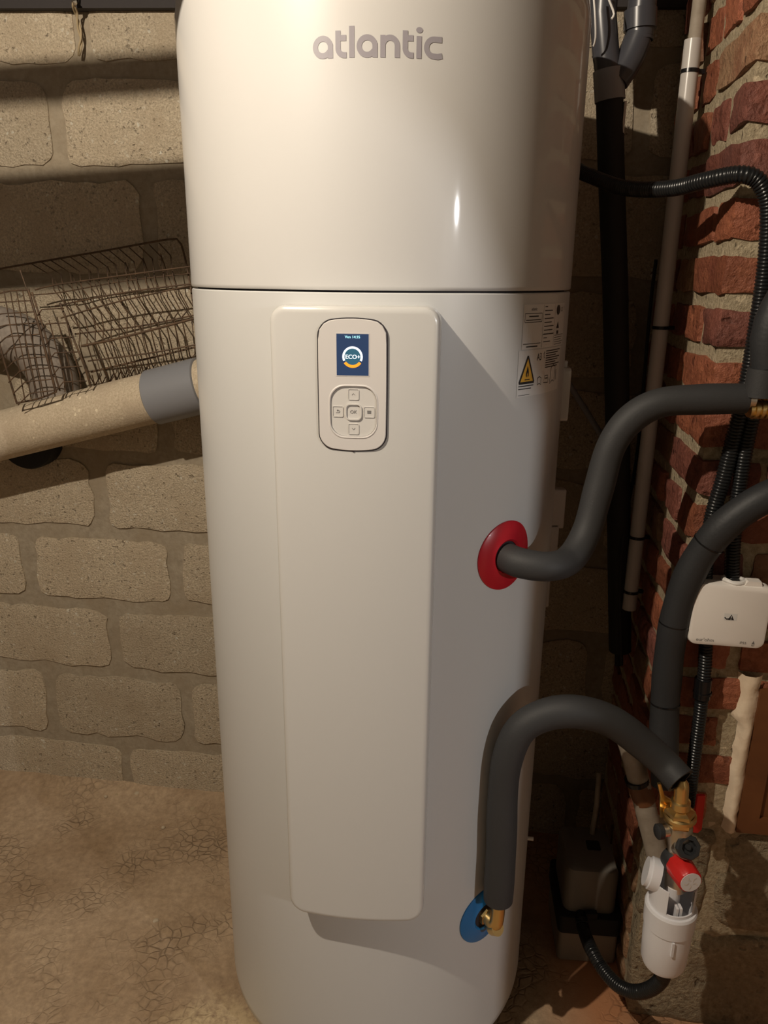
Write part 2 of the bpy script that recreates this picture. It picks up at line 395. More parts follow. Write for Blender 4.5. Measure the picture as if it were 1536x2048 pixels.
def rough_slab(w_, h_, d_, seed, nx=12, ny=6, jit=0.011, corner=0.03):
    """block face with ragged rounded outline, in (along, out, up) coordinates"""
    vs_ = []; fs = []
    def P(u, v):
        x = u*w_/2; z = v*h_/2
        # rounded corners
        k = max(0, abs(u)*w_/2-(w_/2-corner)); l = max(0, abs(v)*h_/2-(h_/2-corner))
        if k > 0 and l > 0:
            q = math.hypot(k, l)
            if q > corner:
                x -= math.copysign(k*(1-corner/q), u); z -= math.copysign(l*(1-corner/q), v)
        e = max(abs(u), abs(v))**6
        x += e*jit*nz((x, z, 0), 14, seed)+e*jit*0.6*nz((x, z, 1), 40, seed); z += e*jit*nz((x, z, 5), 14, seed)+e*jit*0.6*nz((x, z, 6), 40, seed)
        return x, z
    for j in range(ny+1):
        for i in range(nx+1):
            u = -1+2*i/nx; v = -1+2*j/ny
            u = math.copysign(abs(u)**0.8, u); v = math.copysign(abs(v)**0.8, v)
            x, z = P(u, v); edge = max(abs(u), abs(v))
            y = d_*(1-0.45*max(0, (edge-0.86)/0.14))+0.0022*nz((x, z, 2), 22, seed)+0.0015*nz((x, z, 2), 60, seed)
            vs_.append((x, y, z))
    for j in range(ny):
        for i in range(nx):
            a = j*(nx+1)+i; fs.append((a, a+1, a+nx+2, a+nx+1))
    loop = [i for i in range(nx+1)]+[(j)*(nx+1)+nx for j in range(1, ny+1)]+[ny*(nx+1)+i for i in range(nx-1, -1, -1)]+[j*(nx+1) for j in range(ny-1, 0, -1)]
    k = len(vs_)
    for q in loop: vs_.append((vs_[q][0]*1.006, -0.01, vs_[q][2]*1.006))
    n = len(loop)
    for i in range(n): fs.append((loop[i], k+i, k+(i+1) % n, loop[(i+1) % n]))
    return vs_, fs
def sx(px, py): return (at_wall(px, py)-W0).dot(WT)
ZJ = [-0.06, 0.165, 0.39, 0.597, 0.803, 1.013, 1.225, 1.445, 1.68, 1.89, 2.10, 2.31, 2.45]
JOINTS = {  # one known upright joint per course, by its place in the photograph
    0: [sx(255, 1530)], 1: [sx(106, 1410), sx(376, 1420)], 2: [sx(230, 1270)], 3: [sx(60, 1130), sx(353, 1140)], 4: [sx(202, 1000)],
    5: [sx(330, 860)], 6: [sx(172, 660)], 7: [sx(294, 430)], 8: [sx(117, 260)], 9: [sx(166, 70)], 10: [sx(290, 70)], 11: [sx(166, 70)]}
bi = 0
for row in range(12):
    js = sorted(JOINTS[row]); pitch = 0.43
    lo, hi = -2.35, 1.25
    while js[0] > lo: js.insert(0, js[0]-pitch+rnd.uniform(-0.012, 0.012))
    while js[-1] < hi: js.append(js[-1]+pitch+rnd.uniform(-0.012, 0.012))
    for a, b_ in zip(js, js[1:]):
        gap = 0.040 if row else 0.03
        w_ = b_-a-gap; z0 = ZJ[row]+0.018; z1 = ZJ[row+1]-0.018; bi += 1
        dep = 0.006 if row else 0.003
        vs_, fs = rough_slab(w_, z1-z0, dep+rnd.uniform(0, 0.003), bi*3.7)
        c = W0+WT*((a+b_)/2)+Vector((0, 0, (z0+z1)/2))
        MB().add([c+WT*p[0]+WN*p[1]+Vector((0, 0, p[2])) for p in vs_], fs).build('block', 'block', wb, angle=60)

# brick pier on the right, its lower courses of concrete block
PIER_W, PIER_D = 0.93, 0.5
pier = MB().box(K+WT*(PIER_W/2+0.007)-WN*(PIER_D/2+0.007)+Vector((0, 0, 1.19)), (PIER_W, PIER_D, 2.42), AX).build('wall_right', 'pier_mortar', smooth=False)
struct(pier, 'old red brick pier with lime mortar above rough concrete blocks')
def rough_brick(a0, a1, b0, b1, z0, z1, mat, seed, jit=0.0065, rad=0.007, n=5):
    """brick between a0..a1 along the front, b0..b1 into the side, z0..z1 up (pier coordinates)"""
    bm = bmesh.new(); bmesh.ops.create_cube(bm, size=1.0); bmesh.ops.subdivide_edges(bm, edges=bm.edges[:], cuts=n, use_grid_fill=True)
    sz = (a1-a0, b1-b0, z1-z0); b = MB(); vs_ = []
    for v in bm.verts:
        q = [v.co[i]*sz[i] for i in range(3)]; inner = [max(-sz[i]/2+rad, min(sz[i]/2-rad, q[i])) for i in range(3)]
        d = Vector(q)-Vector(inner)
        if d.length > rad: d = d.normalized()*rad
        q = Vector(inner)+d
        jx = Vector((nz(q, 18, seed), nz(q, 18, seed+9), nz(q, 18, seed+21)))*jit+Vector((nz(q, 60, seed), nz(q, 60, seed+5), nz(q, 60, seed+3)))*jit*0.45
        q = q+jx
        vs_.append(K+WT*((a0+a1)/2+q.x)-WN*((b0+b1)/2+q.y)+Vector((0, 0, (z0+z1)/2+q.z)))
    idx = {v: i for i, v in enumerate(bm.verts)}
    b.add(vs_, [tuple(idx[v] for v in f.verts) for f in bm.faces]); bm.free()
    return b.build('brick', mat, pier, angle=50)
CP, BH = 0.079, 0.060
k = -12; course = 0
HATCH = (0.128, 0.42, 0.47, 0.775)        # opening in the front face: a0, a1, z0, z1
while True:
    zt = 1.496+k*CP; zb = zt-BH
    if zb > 2.33: break
    long_side = (k % 2 == 0)
    pr = [rnd.uniform(-0.003, 0.004) for _ in range(40)]; q = 0
    def bm_():
        r_ = rnd.random(); return 'brick' if r_ < 0.62 else ('brick_b' if r_ < 0.85 else 'brick_worn')
    a = 0.20 if not long_side else 0.095; b_ = 0.20 if long_side else 0.095
    seed = course*13.1
    rough_brick(0, a, 0, b_, zb, zt, bm_() if k > -9 else 'brick', seed)
    x = a+0.014
    while x < PIER_W-0.02:
        l = min(rnd.choice((0.20, 0.20, 0.205, 0.097)), PIER_W-x)
        x1 = x+l
        if not (zt > HATCH[2] and zb < HATCH[3] and x1 > HATCH[0] and x < HATCH[1]):
            rough_brick(x, x1, 0.0-pr[q], 0.09, zb+rnd.uniform(-0.003, 0.003), zt, bm_(), seed+q*2.3+1)
        elif x < HATCH[0]-0.03:
            rough_brick(x, HATCH[0]-0.005, 0.0-pr[q], 0.09, zb, zt, bm_(), seed+q*2.3+1)
        q += 1; x = x1+0.014
    y = b_+0.014
    while y < PIER_D-0.01:
        l = min(rnd.choice((0.20, 0.097, 0.097)), PIER_D-y)
        rough_brick(0.0-pr[q], 0.09, y, y+l, zb+rnd.uniform(-0.003, 0.003), zt, bm_(), seed+q*2.3+2); q += 1; y += l+0.014
    k += 1; course += 1
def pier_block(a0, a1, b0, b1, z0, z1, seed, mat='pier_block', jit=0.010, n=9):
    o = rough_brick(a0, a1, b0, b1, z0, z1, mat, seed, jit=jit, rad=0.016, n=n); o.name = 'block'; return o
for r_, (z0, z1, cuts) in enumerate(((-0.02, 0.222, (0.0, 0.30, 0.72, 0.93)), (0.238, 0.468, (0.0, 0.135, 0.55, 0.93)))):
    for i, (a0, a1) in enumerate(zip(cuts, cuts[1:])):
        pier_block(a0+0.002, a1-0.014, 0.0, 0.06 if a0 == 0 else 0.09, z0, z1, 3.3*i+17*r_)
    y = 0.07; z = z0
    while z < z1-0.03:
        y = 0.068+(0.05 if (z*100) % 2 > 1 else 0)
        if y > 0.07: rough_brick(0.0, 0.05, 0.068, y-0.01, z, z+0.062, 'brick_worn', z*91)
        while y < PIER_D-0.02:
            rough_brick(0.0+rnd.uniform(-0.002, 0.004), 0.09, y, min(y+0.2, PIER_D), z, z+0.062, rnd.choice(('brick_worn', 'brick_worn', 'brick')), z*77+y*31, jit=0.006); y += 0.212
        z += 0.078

# ceiling, timber over the wall, the rest of the cellar
struct(MB().box((0.35, -1.3, 2.45), (6.0, 4.8, 0.1)).build('ceiling', 'ceiling', smooth=False), 'dark cellar ceiling')
bx = Vector((1, -0.141, -0.03)).normalized(); bz = Vector((0.03, 0, 1)).normalized()
struct(MB().box(W0+WN*0.012+WT*(-0.4)+Vector((0, 0, 2.085)), (4.0, 0.03, 0.18), (bx, -WN, bx.cross(-WN).normalized())).build('trim_1', 'beam', smooth=False), 'dark timber plate along the top of the block wall')
struct(MB().box((-2.65, -1.3, 1.19), (0.1, 4.8, 2.42)).build('wall_left', 'render', smooth=False), 'whitewashed cellar wall')
def arch_wall():
    """right-hand wall with a low arched doorway to the next cellar"""
    x0, x1, z1 = 1.45, 1.53, 2.40; ya, yb = -2.527, -1.737; b = MB()
    half = [(0.0, 1.585), (0.045, 1.632), (0.08, 1.68), (0.113, 1.728), (0.2, 1.785), (0.3, 1.812), (0.395, 1.82)]  # outline set so the arch edge shades the heater's right flank
    arch = [(yb-d, z) for d, z in half]+[(ya+d, z) for d, z in reversed(half[:-1])]; n = len(arch)-1
    b.box(((x0+x1)/2, (0.5+yb)/2, z1/2-0.01), (x1-x0, 0.5-yb, z1+0.02)); b.box(((x0+x1)/2, (-3.6+ya)/2, z1/2-0.01), (x1-x0, ya+3.6, z1+0.02))
    vs_ = []; fs = []
    for y, z in arch: vs_ += [(x0, y, z), (x1, y, z), (x0, y, z1), (x1, y, z1)]
    for i in range(n):
        k_ = 4*i; fs += [(k_, k_+4, k_+5, k_+1), (k_, k_+2, k_+6, k_+4), (k_+1, k_+5, k_+7, k_+3), (k_+2, k_+3, k_+7, k_+6)]
    return b.add(vs_, fs).build('wall_side', 'render', smooth=False)
struct(arch_wall(), 'whitewashed cellar wall with an unseen arched doorway shaped to cut the second bulb light')
struct(MB().box((0.35, -3.65, 1.19), (6.0, 0.1, 2.42)).build('wall_front', 'render', smooth=False), 'whitewashed cellar wall')
struct(MB().box((3.3, -1.6, 1.19), (0.1, 4.2, 2.42)).build('wall_far', 'render', smooth=False), 'whitewashed wall of the next cellar')
struct(MB().box((2.4, 0.45, 1.19), (1.8, 0.1, 2.42)).build('wall_end', 'render', smooth=False), 'whitewashed end wall of the next cellar')

# ceiling lamp, and two unseen pipes added to cast shadow bands on the wall
def bulb_lamp(L, label, power, color, radius):
    t_ = thing('ceiling_lamp', label, 'lamp', (L.x, L.y, L.z), 'bare bulbs in the cellars')
    h_ = 2.399-L.z
    MB().lathe([(0.0, h_), (0.045, h_), (0.045, h_-0.012), (0.016, h_-0.02), (0.016, 0.05), (0.012, 0.045), (0.0, 0.045)], L, seg=24).build('holder', 'white_tie', t_)
    MB().lathe([(0.0, 0.044), (0.008, 0.04), (0.012, 0.03), (0.010, 0.02), (0.0, 0.016)], L, seg=16).build('bulb', 'bulb', t_)
    ld = bpy.data.lights.new('bulb_light', 'POINT'); ld.energy = power; ld.color = color; ld.shadow_soft_size = radius
    lo = bpy.data.objects.new('bulb_light', ld); COL.objects.link(lo); lo.location = L
bulb_lamp(LAMP, 'bare bulb under the ceiling in front of the heater', LAMP_POWER, LAMP_COLOR, LAMP_RADIUS)
bulb_lamp(LAMP2, 'bare bulb in the next cellar beyond the archway', LAMP2_POWER, LAMP2_COLOR, LAMP2_RADIUS)
def shadow_caster_pipe(name, label, y, z, r, xe, mat):  # out-of-view shadow caster, its bend placed to darken the hood corner
    p = [Vector((-2.58, y, z)), Vector((xe-0.1, y, z)), Vector((xe-0.035, y, z+0.004)), Vector((xe-0.01, y, z+0.02)), Vector((xe, y, z+0.06)), Vector((xe, y, 2.399))]
    tag(MB().tube(smooth_path(p, 0.02), r, 20).build(name, mat), label, 'pipe')
shadow_caster_pipe('wide_shadow_pipe', 'unseen thick grey pipe added under the ceiling to cast a wide wall shadow', -0.35, 1.970, 0.051, -0.27, 'pvc_mid')
shadow_caster_pipe('thin_shadow_pipe', 'unseen thin grey pipe added under the ceiling to cast a narrow wall shadow', -0.35, 2.101, 0.018, -0.44, 'pvc_mid')

# ------------------------------------------------------------------ the water heater
SEAM = 1.441; ZB = 0.045; ZT = 1.862; PHI = -5.8
heater = thing('water_heater', 'tall white cylindrical heat pump water heater with control screen', 'water heater', (0, 0, 0.0))
MB().lathe([(0.0, ZB), (0.285, ZB), (0.300, ZB+0.004), (0.3085, ZB+0.014), (HR, ZB+0.03), (HR, ZB+0.034), (HR, SEAM-0.0065), (HR, SEAM-0.003), (0.3085, SEAM-0.0015), (0.300, SEAM-0.0015)], seg=160).build('tank_jacket', 'white_steel', heater)
MB().lathe([(0.300, SEAM+0.0012), (0.309, SEAM+0.0012), (HR+0.0005, SEAM+0.003), (HR+0.0005, SEAM+0.0065), (HR+0.0005, ZT-0.056), (HR+0.0005, ZT-0.05), (HR-0.004, ZT-0.02), (HR-0.02, ZT-0.003), (HR-0.05, ZT), (0.0, ZT)], seg=160).build('top_hood', 'white_hood', heater)
MB().lathe([(0.3005, SEAM-0.002), (0.3005, SEAM+0.002)], seg=96).build('seam_shade', 'gap_shade', heater)  # near-black band painted as the shade down in the seam
for q in (30, 150, 270):
    c = cyl(q, 0.0, 0.24); MB().lathe([(0.0, -0.002), (0.022, -0.002), (0.022, 0.012), (0.014, 0.016), (0.014, 0.048), (0, 0.048)], c, seg=16).build('foot', 'black', heater)
cph, sph = math.cos(R(PHI)), math.sin(R(PHI))
PT = Vector((cph, sph, 0)); PN = Vector((sph, -cph, 0))       # panel axes: across, outwards
PF = 0.353; PCR = 0.55
def pmap(u, v, h): return PT*u + PN*(PF - u*u/(2*PCR) + h) + Vector((0, 0, v))
def fmap(u, v, h): return PT*u + PN*(PF + h) + Vector((0, 0, v))
PZ0, PZ1, PWD = 0.458, 1.424, 0.221
def panel():
    rr = 0.022; hw = PWD/2; loops = []
    prof = [(0.0, -0.075), (0.0, -0.009), (0.0006, -0.005), (0.002, -0.002), (0.0045, -0.0005), (0.008, 0.0), (0.0095, 0.0)]
    def outline(d):
        w2 = hw-d; r2 = max(rr-d, 0.008); z0 = PZ0+d; z1 = PZ1-d; top = []
        for k in range(9):
            a = R(180-90*k/8); top.append((-w2+r2+r2*math.cos(a), z1-r2+r2*math.sin(a), -1))
        for k in range(1, 16): top.append((-w2+r2+(2*w2-2*r2)*k/16, z1, 0))
        for k in range(9):
            a = R(90-90*k/8); top.append((w2-r2+r2*math.cos(a), z1-r2+r2*math.sin(a), 1))
        rb = r2*1.25
        bot = []
        for k in range(9):
            a = R(180+90*k/8); bot.append((-w2+rb+rb*math.cos(a), z0+rb+rb*math.sin(a)))
        for k in range(1, 16): bot.append((-w2+rb+(2*w2-2*rb)*k/16, z0))
        for k in range(9):
            a = R(270+90*k/8); bot.append((w2-rb+rb*math.cos(a), z0+rb+rb*math.sin(a)))
        return [(p[0], p[1]) for p in top], bot
    b = MB(); n = 33; vs_ = []; fs = []
    for d, h in prof:
        t_, bo = outline(d); vs_ += [pmap(u, v, h) for u, v in t_]+[pmap(u, v, h) for u, v in reversed(bo)]
    m = 2*n
    for l in range(len(prof)-1):
        for k_ in range(m):
            a = l*m+k_; c = l*m+(k_+1) % m; fs.append((a, c, c+m, a+m))
    L = (len(prof)-1)*m
    for k_ in range(n-1): fs.append((L+k_, L+k_+1, L+m-2-k_, L+m-1-k_))
    return b.add(vs_, fs).build('front_panel', 'white_panel', heater, angle=30)
panel()
# control unit: outline with arched top and bottom
CU, CZ, CW, CH = -0.0005, 1.3245, 0.087, 0.158
co = rrect(CW, CH, 0.016, CU, CZ, seg=6, bulge_x=0.0006, bulge_y=0.0055)
MB().plate(rrect(CW+0.0028, CH+0.0028, 0.0175, CU, CZ, seg=6, bulge_x=0.0006, bulge_y=0.0055), -0.004, 0.0004, fmap).build('control_gap_shade', 'gap_shade', heater, smooth=False)  # no groove is cut; a near-black plate stands for its shade
KU, KZ = 0.0008, 1.2915
def ang_sorted(out, cx, cy, n=96):
    """resample a star-shaped outline at n even angles about (cx, cy)"""
    res = []
    for i in range(n):
        a = 2*math.pi*i/n; dx, dy = math.cos(a), math.sin(a); best = None
        for p, q in zip(out, out[1:]+out[:1]):
            ex, ey = q[0]-p[0], q[1]-p[1]; det = dx*(-ey)+dy*ex
            if abs(det) < 1e-12: continue
            t_ = ((p[0]-cx)*(-ey)+(p[1]-cy)*ex)/det; s_ = (dx*(p[1]-cy)-dy*(p[0]-cx))/det
            if t_ > 0 and -1e-6 <= s_ <= 1+1e-6 and (best is None or t_ > best): best = t_
        res.append((cx+dx*best, cy+dy*best))
    return res
well = rrect(0.0585, 0.064, 0.017, KU, KZ, seg=8, bulge_x=0.0012, bulge_y=0.0012)
bev_o = ang_sorted(co, KU, KZ); well_o = ang_sorted(well, KU, KZ)
bz_ = MB(); BHH = 0.0022
n_ = len(bev_o); L0 = bev_o; L1 = [(CU+(u-CU)*0.985, CZ+(v-CZ)*0.991) for u, v in bev_o]
rim = [(KU+(u-KU)*1.07, KZ+(v-KZ)*1.07) for u, v in well_o]; rim2 = [(KU+(u-KU)*1.03, KZ+(v-KZ)*1.03) for u, v in well_o]; wi = [(KU+(u-KU)*0.975, KZ+(v-KZ)*0.975) for u, v in well_o]
loops = [(L0, 0.0), (L0, BHH-0.001), (L1, BHH), (rim, BHH), (rim2, BHH+0.0009), (well_o, BHH+0.0006), (wi, -0.0012)]
vs_ = []; fs = []
for o_, h in loops: vs_ += [fmap(u, v, h) for u, v in o_]
for l in range(len(loops)-1):
    for k_ in range(n_):
        a = l*n_+k_; c = l*n_+(k_+1) % n_; fs.append((a, c, c+n_, a+n_))
bezel = bz_.add(vs_, fs).build('control_bezel', 'bezel', heater, angle=30)
MB().lathe([(0.0016, 0.0), (0.0016, 0.0012), (0, 0.0012)], fmap(CU+0.001, CZ-CH/2-0.0062, 0), PN, seg=12).build('release_notch', 'gap_shade', bezel)
keypad = MB().plate(wi, -0.004, 0.0006, fmap).build('keypad', 'key', heater, smooth=False)
def key(u, v, w_, h_, r_, hh, nm='button'):
    MB().plate(rrect(w_, h_, r_, u, v, seg=4), -0.001, hh, fmap, bevel=0.0006).build(nm, 'key', keypad, angle=25)
def keyring(u, v, w_, h_, r_, t_, hh):
    MB().ring(rrect(w_, h_, r_, u, v, seg=4), rrect(w_-2*t_, h_-2*t_, r_-t_, u, v, seg=4), 0.0, hh, fmap).build('button_rim', 'key', keypad, angle=30)
MB().plate(rrect(0.0185, 0.0185, 0.005, KU, KZ, seg=4), 0, 0.0008, fmap).build('button', 'key', keypad)
keyring(KU, KZ, 0.0215, 0.0215, 0.0062, 0.0016, 0.0028)
for du, dv in ((0, 0.0225), (0, -0.0225), (-0.0205, 0), (0.0205, 0)):
    keyring(KU+du, KZ+dv, 0.0142, 0.0142, 0.0018, 0.0007, 0.0016)
    MB().plate(rrect(0.0126, 0.0126, 0.0012, KU+du, KZ+dv, seg=2), 0, 0.0009, fmap).build('button', 'key', keypad)
sy = MB(); hs = 0.0012; wd_ = 0.0007
sy.text('OK', 0.0062, fmap, KU, KZ-0.0022, hs)
sy.ribbon([(KU-0.002, KZ+0.0217), (KU, KZ+0.0237), (KU+0.002, KZ+0.0217)], wd_, fmap, hs)
sy.ribbon([(KU-0.002, KZ-0.0215), (KU, KZ-0.0235), (KU+0.002, KZ-0.0215)], wd_, fmap, hs)
for d in (-0.0016, -0.0005, 0.0006, 0.0017): sy.ribbon([(KU+0.0205-0.0026, KZ+d), (KU+0.0205+0.0026, KZ+d)], 0.0007, fmap, hs)
q0 = KU-0.0205; sy.ribbon([(q0-0.0025, KZ-0.0015), (q0+0.0015, KZ-0.0015), (q0+0.0024, KZ-0.0005), (q0+0.0024, KZ+0.0005), (q0+0.0015, KZ+0.0013), (q0-0.001, KZ+0.0013)], wd_, fmap, hs)
sy.ribbon([(q0+0.0002, KZ+0.0024), (q0-0.0012, KZ+0.0013), (q0+0.0002, KZ+0.0002)], wd_, fmap, hs)
sy.build('button_symbols', 'symbol', keypad, smooth=False, fix=False)
# display
SU0, SU1, SZ0, SZ1 = -0.0205, 0.0205, 1.3385, 1.3905
scu, scz = 0.0, (SZ0+SZ1)/2
MB().plate(rrect(0.0432, 0.0542, 0.0008, scu, scz, seg=2), BHH-0.001, BHH+0.0004, fmap).build('display_frame', 'bezel', heater, smooth=False)
disp = MB().plate([(SU0, SZ0), (SU1, SZ0), (SU1, SZ1), (SU0, SZ1)], BHH-0.0005, BHH+0.0006, fmap).build('display_screen', 'scr', heater, smooth=False)
RCU, RCZ = 0.0, 1.362
arc = lambda r_, a0, a1, n=40: [(RCU+r_*math.cos(R(a0+(a1-a0)*i/n)), RCZ+r_*math.sin(R(a0+(a1-a0)*i/n))) for i in range(n+1)]
MB().plate([(p[0], p[1]) for p in arc(0.0112, 0, 360, 40)[:-1]], BHH, BHH+0.0008, fmap).build('dial_face', 'scr_in', disp, smooth=False)
MB().ribbon(arc(0.0117, -25, 205), 0.0027, fmap, BHH+0.001).build('dial_ring', 'scr_white', disp, smooth=False, fix=False)
MB().ribbon(arc(0.0120, 216, 324), 0.0036, fmap, BHH+0.001).build('dial_segment', 'scr_orange', disp, smooth=False, fix=False)
b = MB().text('ECO+', 0.0074, fmap, RCU+0.0002, RCZ-0.0024, BHH+0.0012)
b.text('ECO+', 0.0074, fmap, RCU+0.0006, RCZ-0.0024, BHH+0.00125)
b.build('dial_text', 'scr_white', disp, smooth=False, fix=False)
b = MB().text('Ven 14:35', 0.0048, fmap, RCU, SZ1-0.0054, BHH+0.001); b.text('Ven 14:35', 0.0048, fmap, RCU+0.0002, SZ1-0.0054, BHH+0.00105)
b.build('clock_text', 'scr_cyan', disp, smooth=False, fix=False)

# lettering on the hood
def hood_map(az0, zc):
    return lambda u, v, h: cyl(az0+math.degrees(u/HR), zc+v, HR+0.0009+h)
def logo():
    b = MB(); mp = hood_map(-15.6, 1.7085); S = 0.0240; W = 0.26
    def arcp(cx, cy, rx, ry, a0, a1, n=18): return [(cx+rx*math.cos(R(a0+(a1-a0)*i/n)), cy+ry*math.sin(R(a0+(a1-a0)*i/n))) for i in range(n+1)]
    x = 0.0
    def st(pts):
        b.ribbon([((x+p[0])*S, p[1]*S) for p in pts], W*S, mp)
    def let(ch):
        if ch == 'a':
            st([(0.89, 0.0), (0.89, 0.62)]+arcp(0.50, 0.50, 0.39, 0.38, 18, 342, 30)+[(0.89, 0.12)]); return 1.02
        if ch == 't':
            st([(0.13, 1.2), (0.13, 0.42)]+arcp(0.45, 0.42, 0.32, 0.30, 180, 270, 8)+[(0.56, 0.12)]); st([(0.1, 0.87), (0.54, 0.87)]); return 0.56
        if ch == 'l':
            st([(0.13, 0.0), (0.13, 1.38)]); return 0.26
        if ch == 'n':
            st([(0.13, 0.0), (0.13, 0.98)]); st([(0.13, 0.55)]+arcp(0.48, 0.5, 0.36, 0.37, 165, 0, 14)+[(0.84, 0.0)]); return 0.97
        if ch == 'i':
            st([(0.13, 0.0), (0.13, 0.98)])
            n = 16; b.add([mp((x+0.14+0.17*math.cos(2*math.pi*i/n))*S, (1.24+0.13*math.sin(2*math.pi*i/n))*S, 0) for i in range(n)], [tuple(range(n))]); return 0.26
        if ch == 'c':
            st([(0.9, 0.87), (0.5, 0.87)]+arcp(0.5, 0.5, 0.38, 0.37, 92, 268, 20)+[(0.7, 0.12), (0.93, 0.17)]); return 0.95
    for ch in 'atlantic':
        x += let(ch)+0.13
    return b.build('logo_lettering', 'logo', heater, smooth=False, fix=False)
logo()

# red and blue collars where the pipes leave the jacket
def collar(az, z, mat, name):
    n = cyl(az, 0, 1.0); c = cyl(az, z, HR)
    t_ = Vector((n.y, -n.x, 0)); t_ = Vector((-n.y, n.x, 0)); b = MB(); prof = [(0.0235, -0.012), (0.0235, 0.004), (0.027, 0.0065), (0.033, 0.0055), (0.0535, 0.0028), (0.055, 0.0018), (0.055, -0.001)]
    seg = 64; vs_ = []; fs = []
    for r_, h in prof:
        for k_ in range(seg):
            a = 2*math.pi*k_/seg; s_ = r_*math.cos(a); zz = r_*math.sin(a)
            vs_.append(cyl(az+math.degrees(s_/HR), z+zz, HR+h))
    for l in range(len(prof)-1):
        for k_ in range(seg):
            a = l*seg+k_; c2 = l*seg+(k_+1) % seg; fs.append((a, c2, c2+seg, a+seg))
    o = b.add(vs_, fs).build(name, mat, heater)
    MB().lathe([(0.0, 0.002), (0.0236, 0.002)], c, n, seg=32).build('collar_hole', 'gap_shade', o, smooth=False)
    return o
collar(38.3, 1.054, 'red_pl', 'hot_outlet_collar'); collar(38.2, 0.367, 'blue_pl', 'cold_inlet_collar')

# rating plate and warning label on the right flank
def lmap(az0, ztop, k_):
    return lambda u, v, h: cyl(az0+math.degrees(u*k_/HR), ztop+v, HR+0.0006+h)
def sheet(b, mp, u0, u1, v0, v1, h=0.0, n=12):
    vs_ = []; fs = []
    for i in range(n+1):
        u = u0+(u1-u0)*i/n; vs_ += [mp(u, v0, h), mp(u, v1, h)]
    for i in range(n): fs.append((2*i, 2*i+2, 2*i+3, 2*i+1))
    return b.add(vs_, fs)
def hline(b, mp, u0, u1, v, t_, h=0.0004):
    n = max(2, int((u1-u0)/0.008)); return b.ribbon([(u0+(u1-u0)*i/n, v) for i in range(n+1)], t_, mp, h)
mp = lmap(39.9, 1.424, 0.77)
lab = sheet(MB(), mp, 0.0, 0.172, -0.062, 0.0).build('rating_label', 'paper', heater, smooth=False, fix=False)
b = MB()
b.text('atlantic', 0.0062, mp, 0.031, -0.0085, 0.0004); hline(b, mp, 0.004, 0.058, -0.0125, 0.0008); hline(b, mp, 0.004, 0.058, -0.0245, 0.0008)
b.ribbon([(0.004, -0.0125), (0.004, -0.0245)], 0.0008, mp, 0.0004); b.ribbon([(0.058, -0.0125), (0.058, -0.0245)], 0.0008, mp, 0.0004)
hline(b, mp, 0.016, 0.046, -0.0165, 0.0016); hline(b, mp, 0.007, 0.054, -0.0215, 0.001)
hline(b, mp, 0.003, 0.058, -0.0545, 0.0009); hline(b, mp, 0.012, 0.048, -0.0585, 0.0016)
b.ribbon([(0.063, -0.001), (0.063, -0.061)], 0.0005, mp, 0.0004); b.ribbon([(0.112, -0.001), (0.112, -0.061)], 0.0005, mp, 0.0004)
for i, (u0, u1) in enumerate(((0.068, 0.078), (0.068, 0.1), (0.068, 0.09), (0.068, 0.106), (0.068, 0.098), (0.068, 0.108), (0.068, 0.104), (0.068, 0.11), (0.068, 0.082), (0.068, 0.096))): hline(b, mp, u0, u1, -0.004-0.0055*i, 0.0012)
hline(b, mp, 0.065, 0.110, -0.043, 0.0009)
n = 20; b.add([mp(0.129+0.0095*math.cos(2*math.pi*i/n), -0.0095+0.0072*math.sin(2*math.pi*i/n), 0.0004) for i in range(n)], [tuple(range(n))])
b.text('CE', 0.009, mp, 0.150, -0.012, 0.0004); b.text('!', 0.014, mp, 0.165, -0.014, 0.0004)
b.add([mp(0.124, -0.036, 0.0004), mp(0.138, -0.036, 0.0004), mp(0.131, -0.026, 0.0004)], [(0, 1, 2)]); b.ribbon([(0.126, -0.042), (0.136, -0.042)], 0.005, mp, 0.0004)
for i in range(5): hline(b, mp, 0.116, 0.168-0.006*(i % 3), -0.046-0.0033*i, 0.0007)
b.build('label_print', 'ink', lab, smooth=False, fix=False)
mp2 = lmap(38.9, 1.3605, 0.74)
lab2 = sheet(MB(), mp2, 0.0, 0.176, -0.066, 0.0).build('warning_label', 'paper', heater, smooth=False, fix=False)
tri = [(0.005, -0.046), (0.052, -0.046), (0.0285, -0.008)]
b = MB(); vs_ = []; nn = 10
for i in range(nn+1):
    u = tri[0][0]+(tri[1][0]-tri[0][0])*i/nn; top_v = tri[2][1]+(tri[0][1]-tri[2][1])*abs(2*i/nn-1)
    vs_ += [mp2(u, tri[0][1], 0.0004), mp2(u, top_v, 0.0004)]
b.add(vs_, [(2*i, 2*i+2, 2*i+3, 2*i+1) for i in range(nn)]).build('warning_triangle', 'warn', lab2, smooth=False, fix=False)
b = MB()
for p, q in zip(tri, tri[1:]+tri[:1]): b.ribbon([(p[0]+(q[0]-p[0])*i/8, p[1]+(q[1]-p[1])*i/8) for i in range(9)], 0.0034, mp2, 0.0008)
fl = [(0.0285, -0.022), (0.0312, -0.027), (0.0325, -0.032), (0.0325, -0.036), (0.0300, -0.0385), (0.0302, -0.034), (0.0283, -0.030), (0.0270, -0.034), (0.0272, -0.0385), (0.0245, -0.036), (0.0250, -0.031), (0.0270, -0.027)]
b.add([mp2(u, v, 0.0010) for u, v in fl], [tuple(range(len(fl)))])
hline(b, mp2, 0.021, 0.037, -0.0415, 0.0014, 0.0009)
b.text('A3', 0.015, mp2, 0.068, -0.016, 0.0004)
hline(b, mp2, 0.004, 0.052, -0.0505, 0.0014); hline(b, mp2, 0.004, 0.044, -0.0545, 0.0013); hline(b, mp2, 0.004, 0.04, -0.0635, 0.0007)
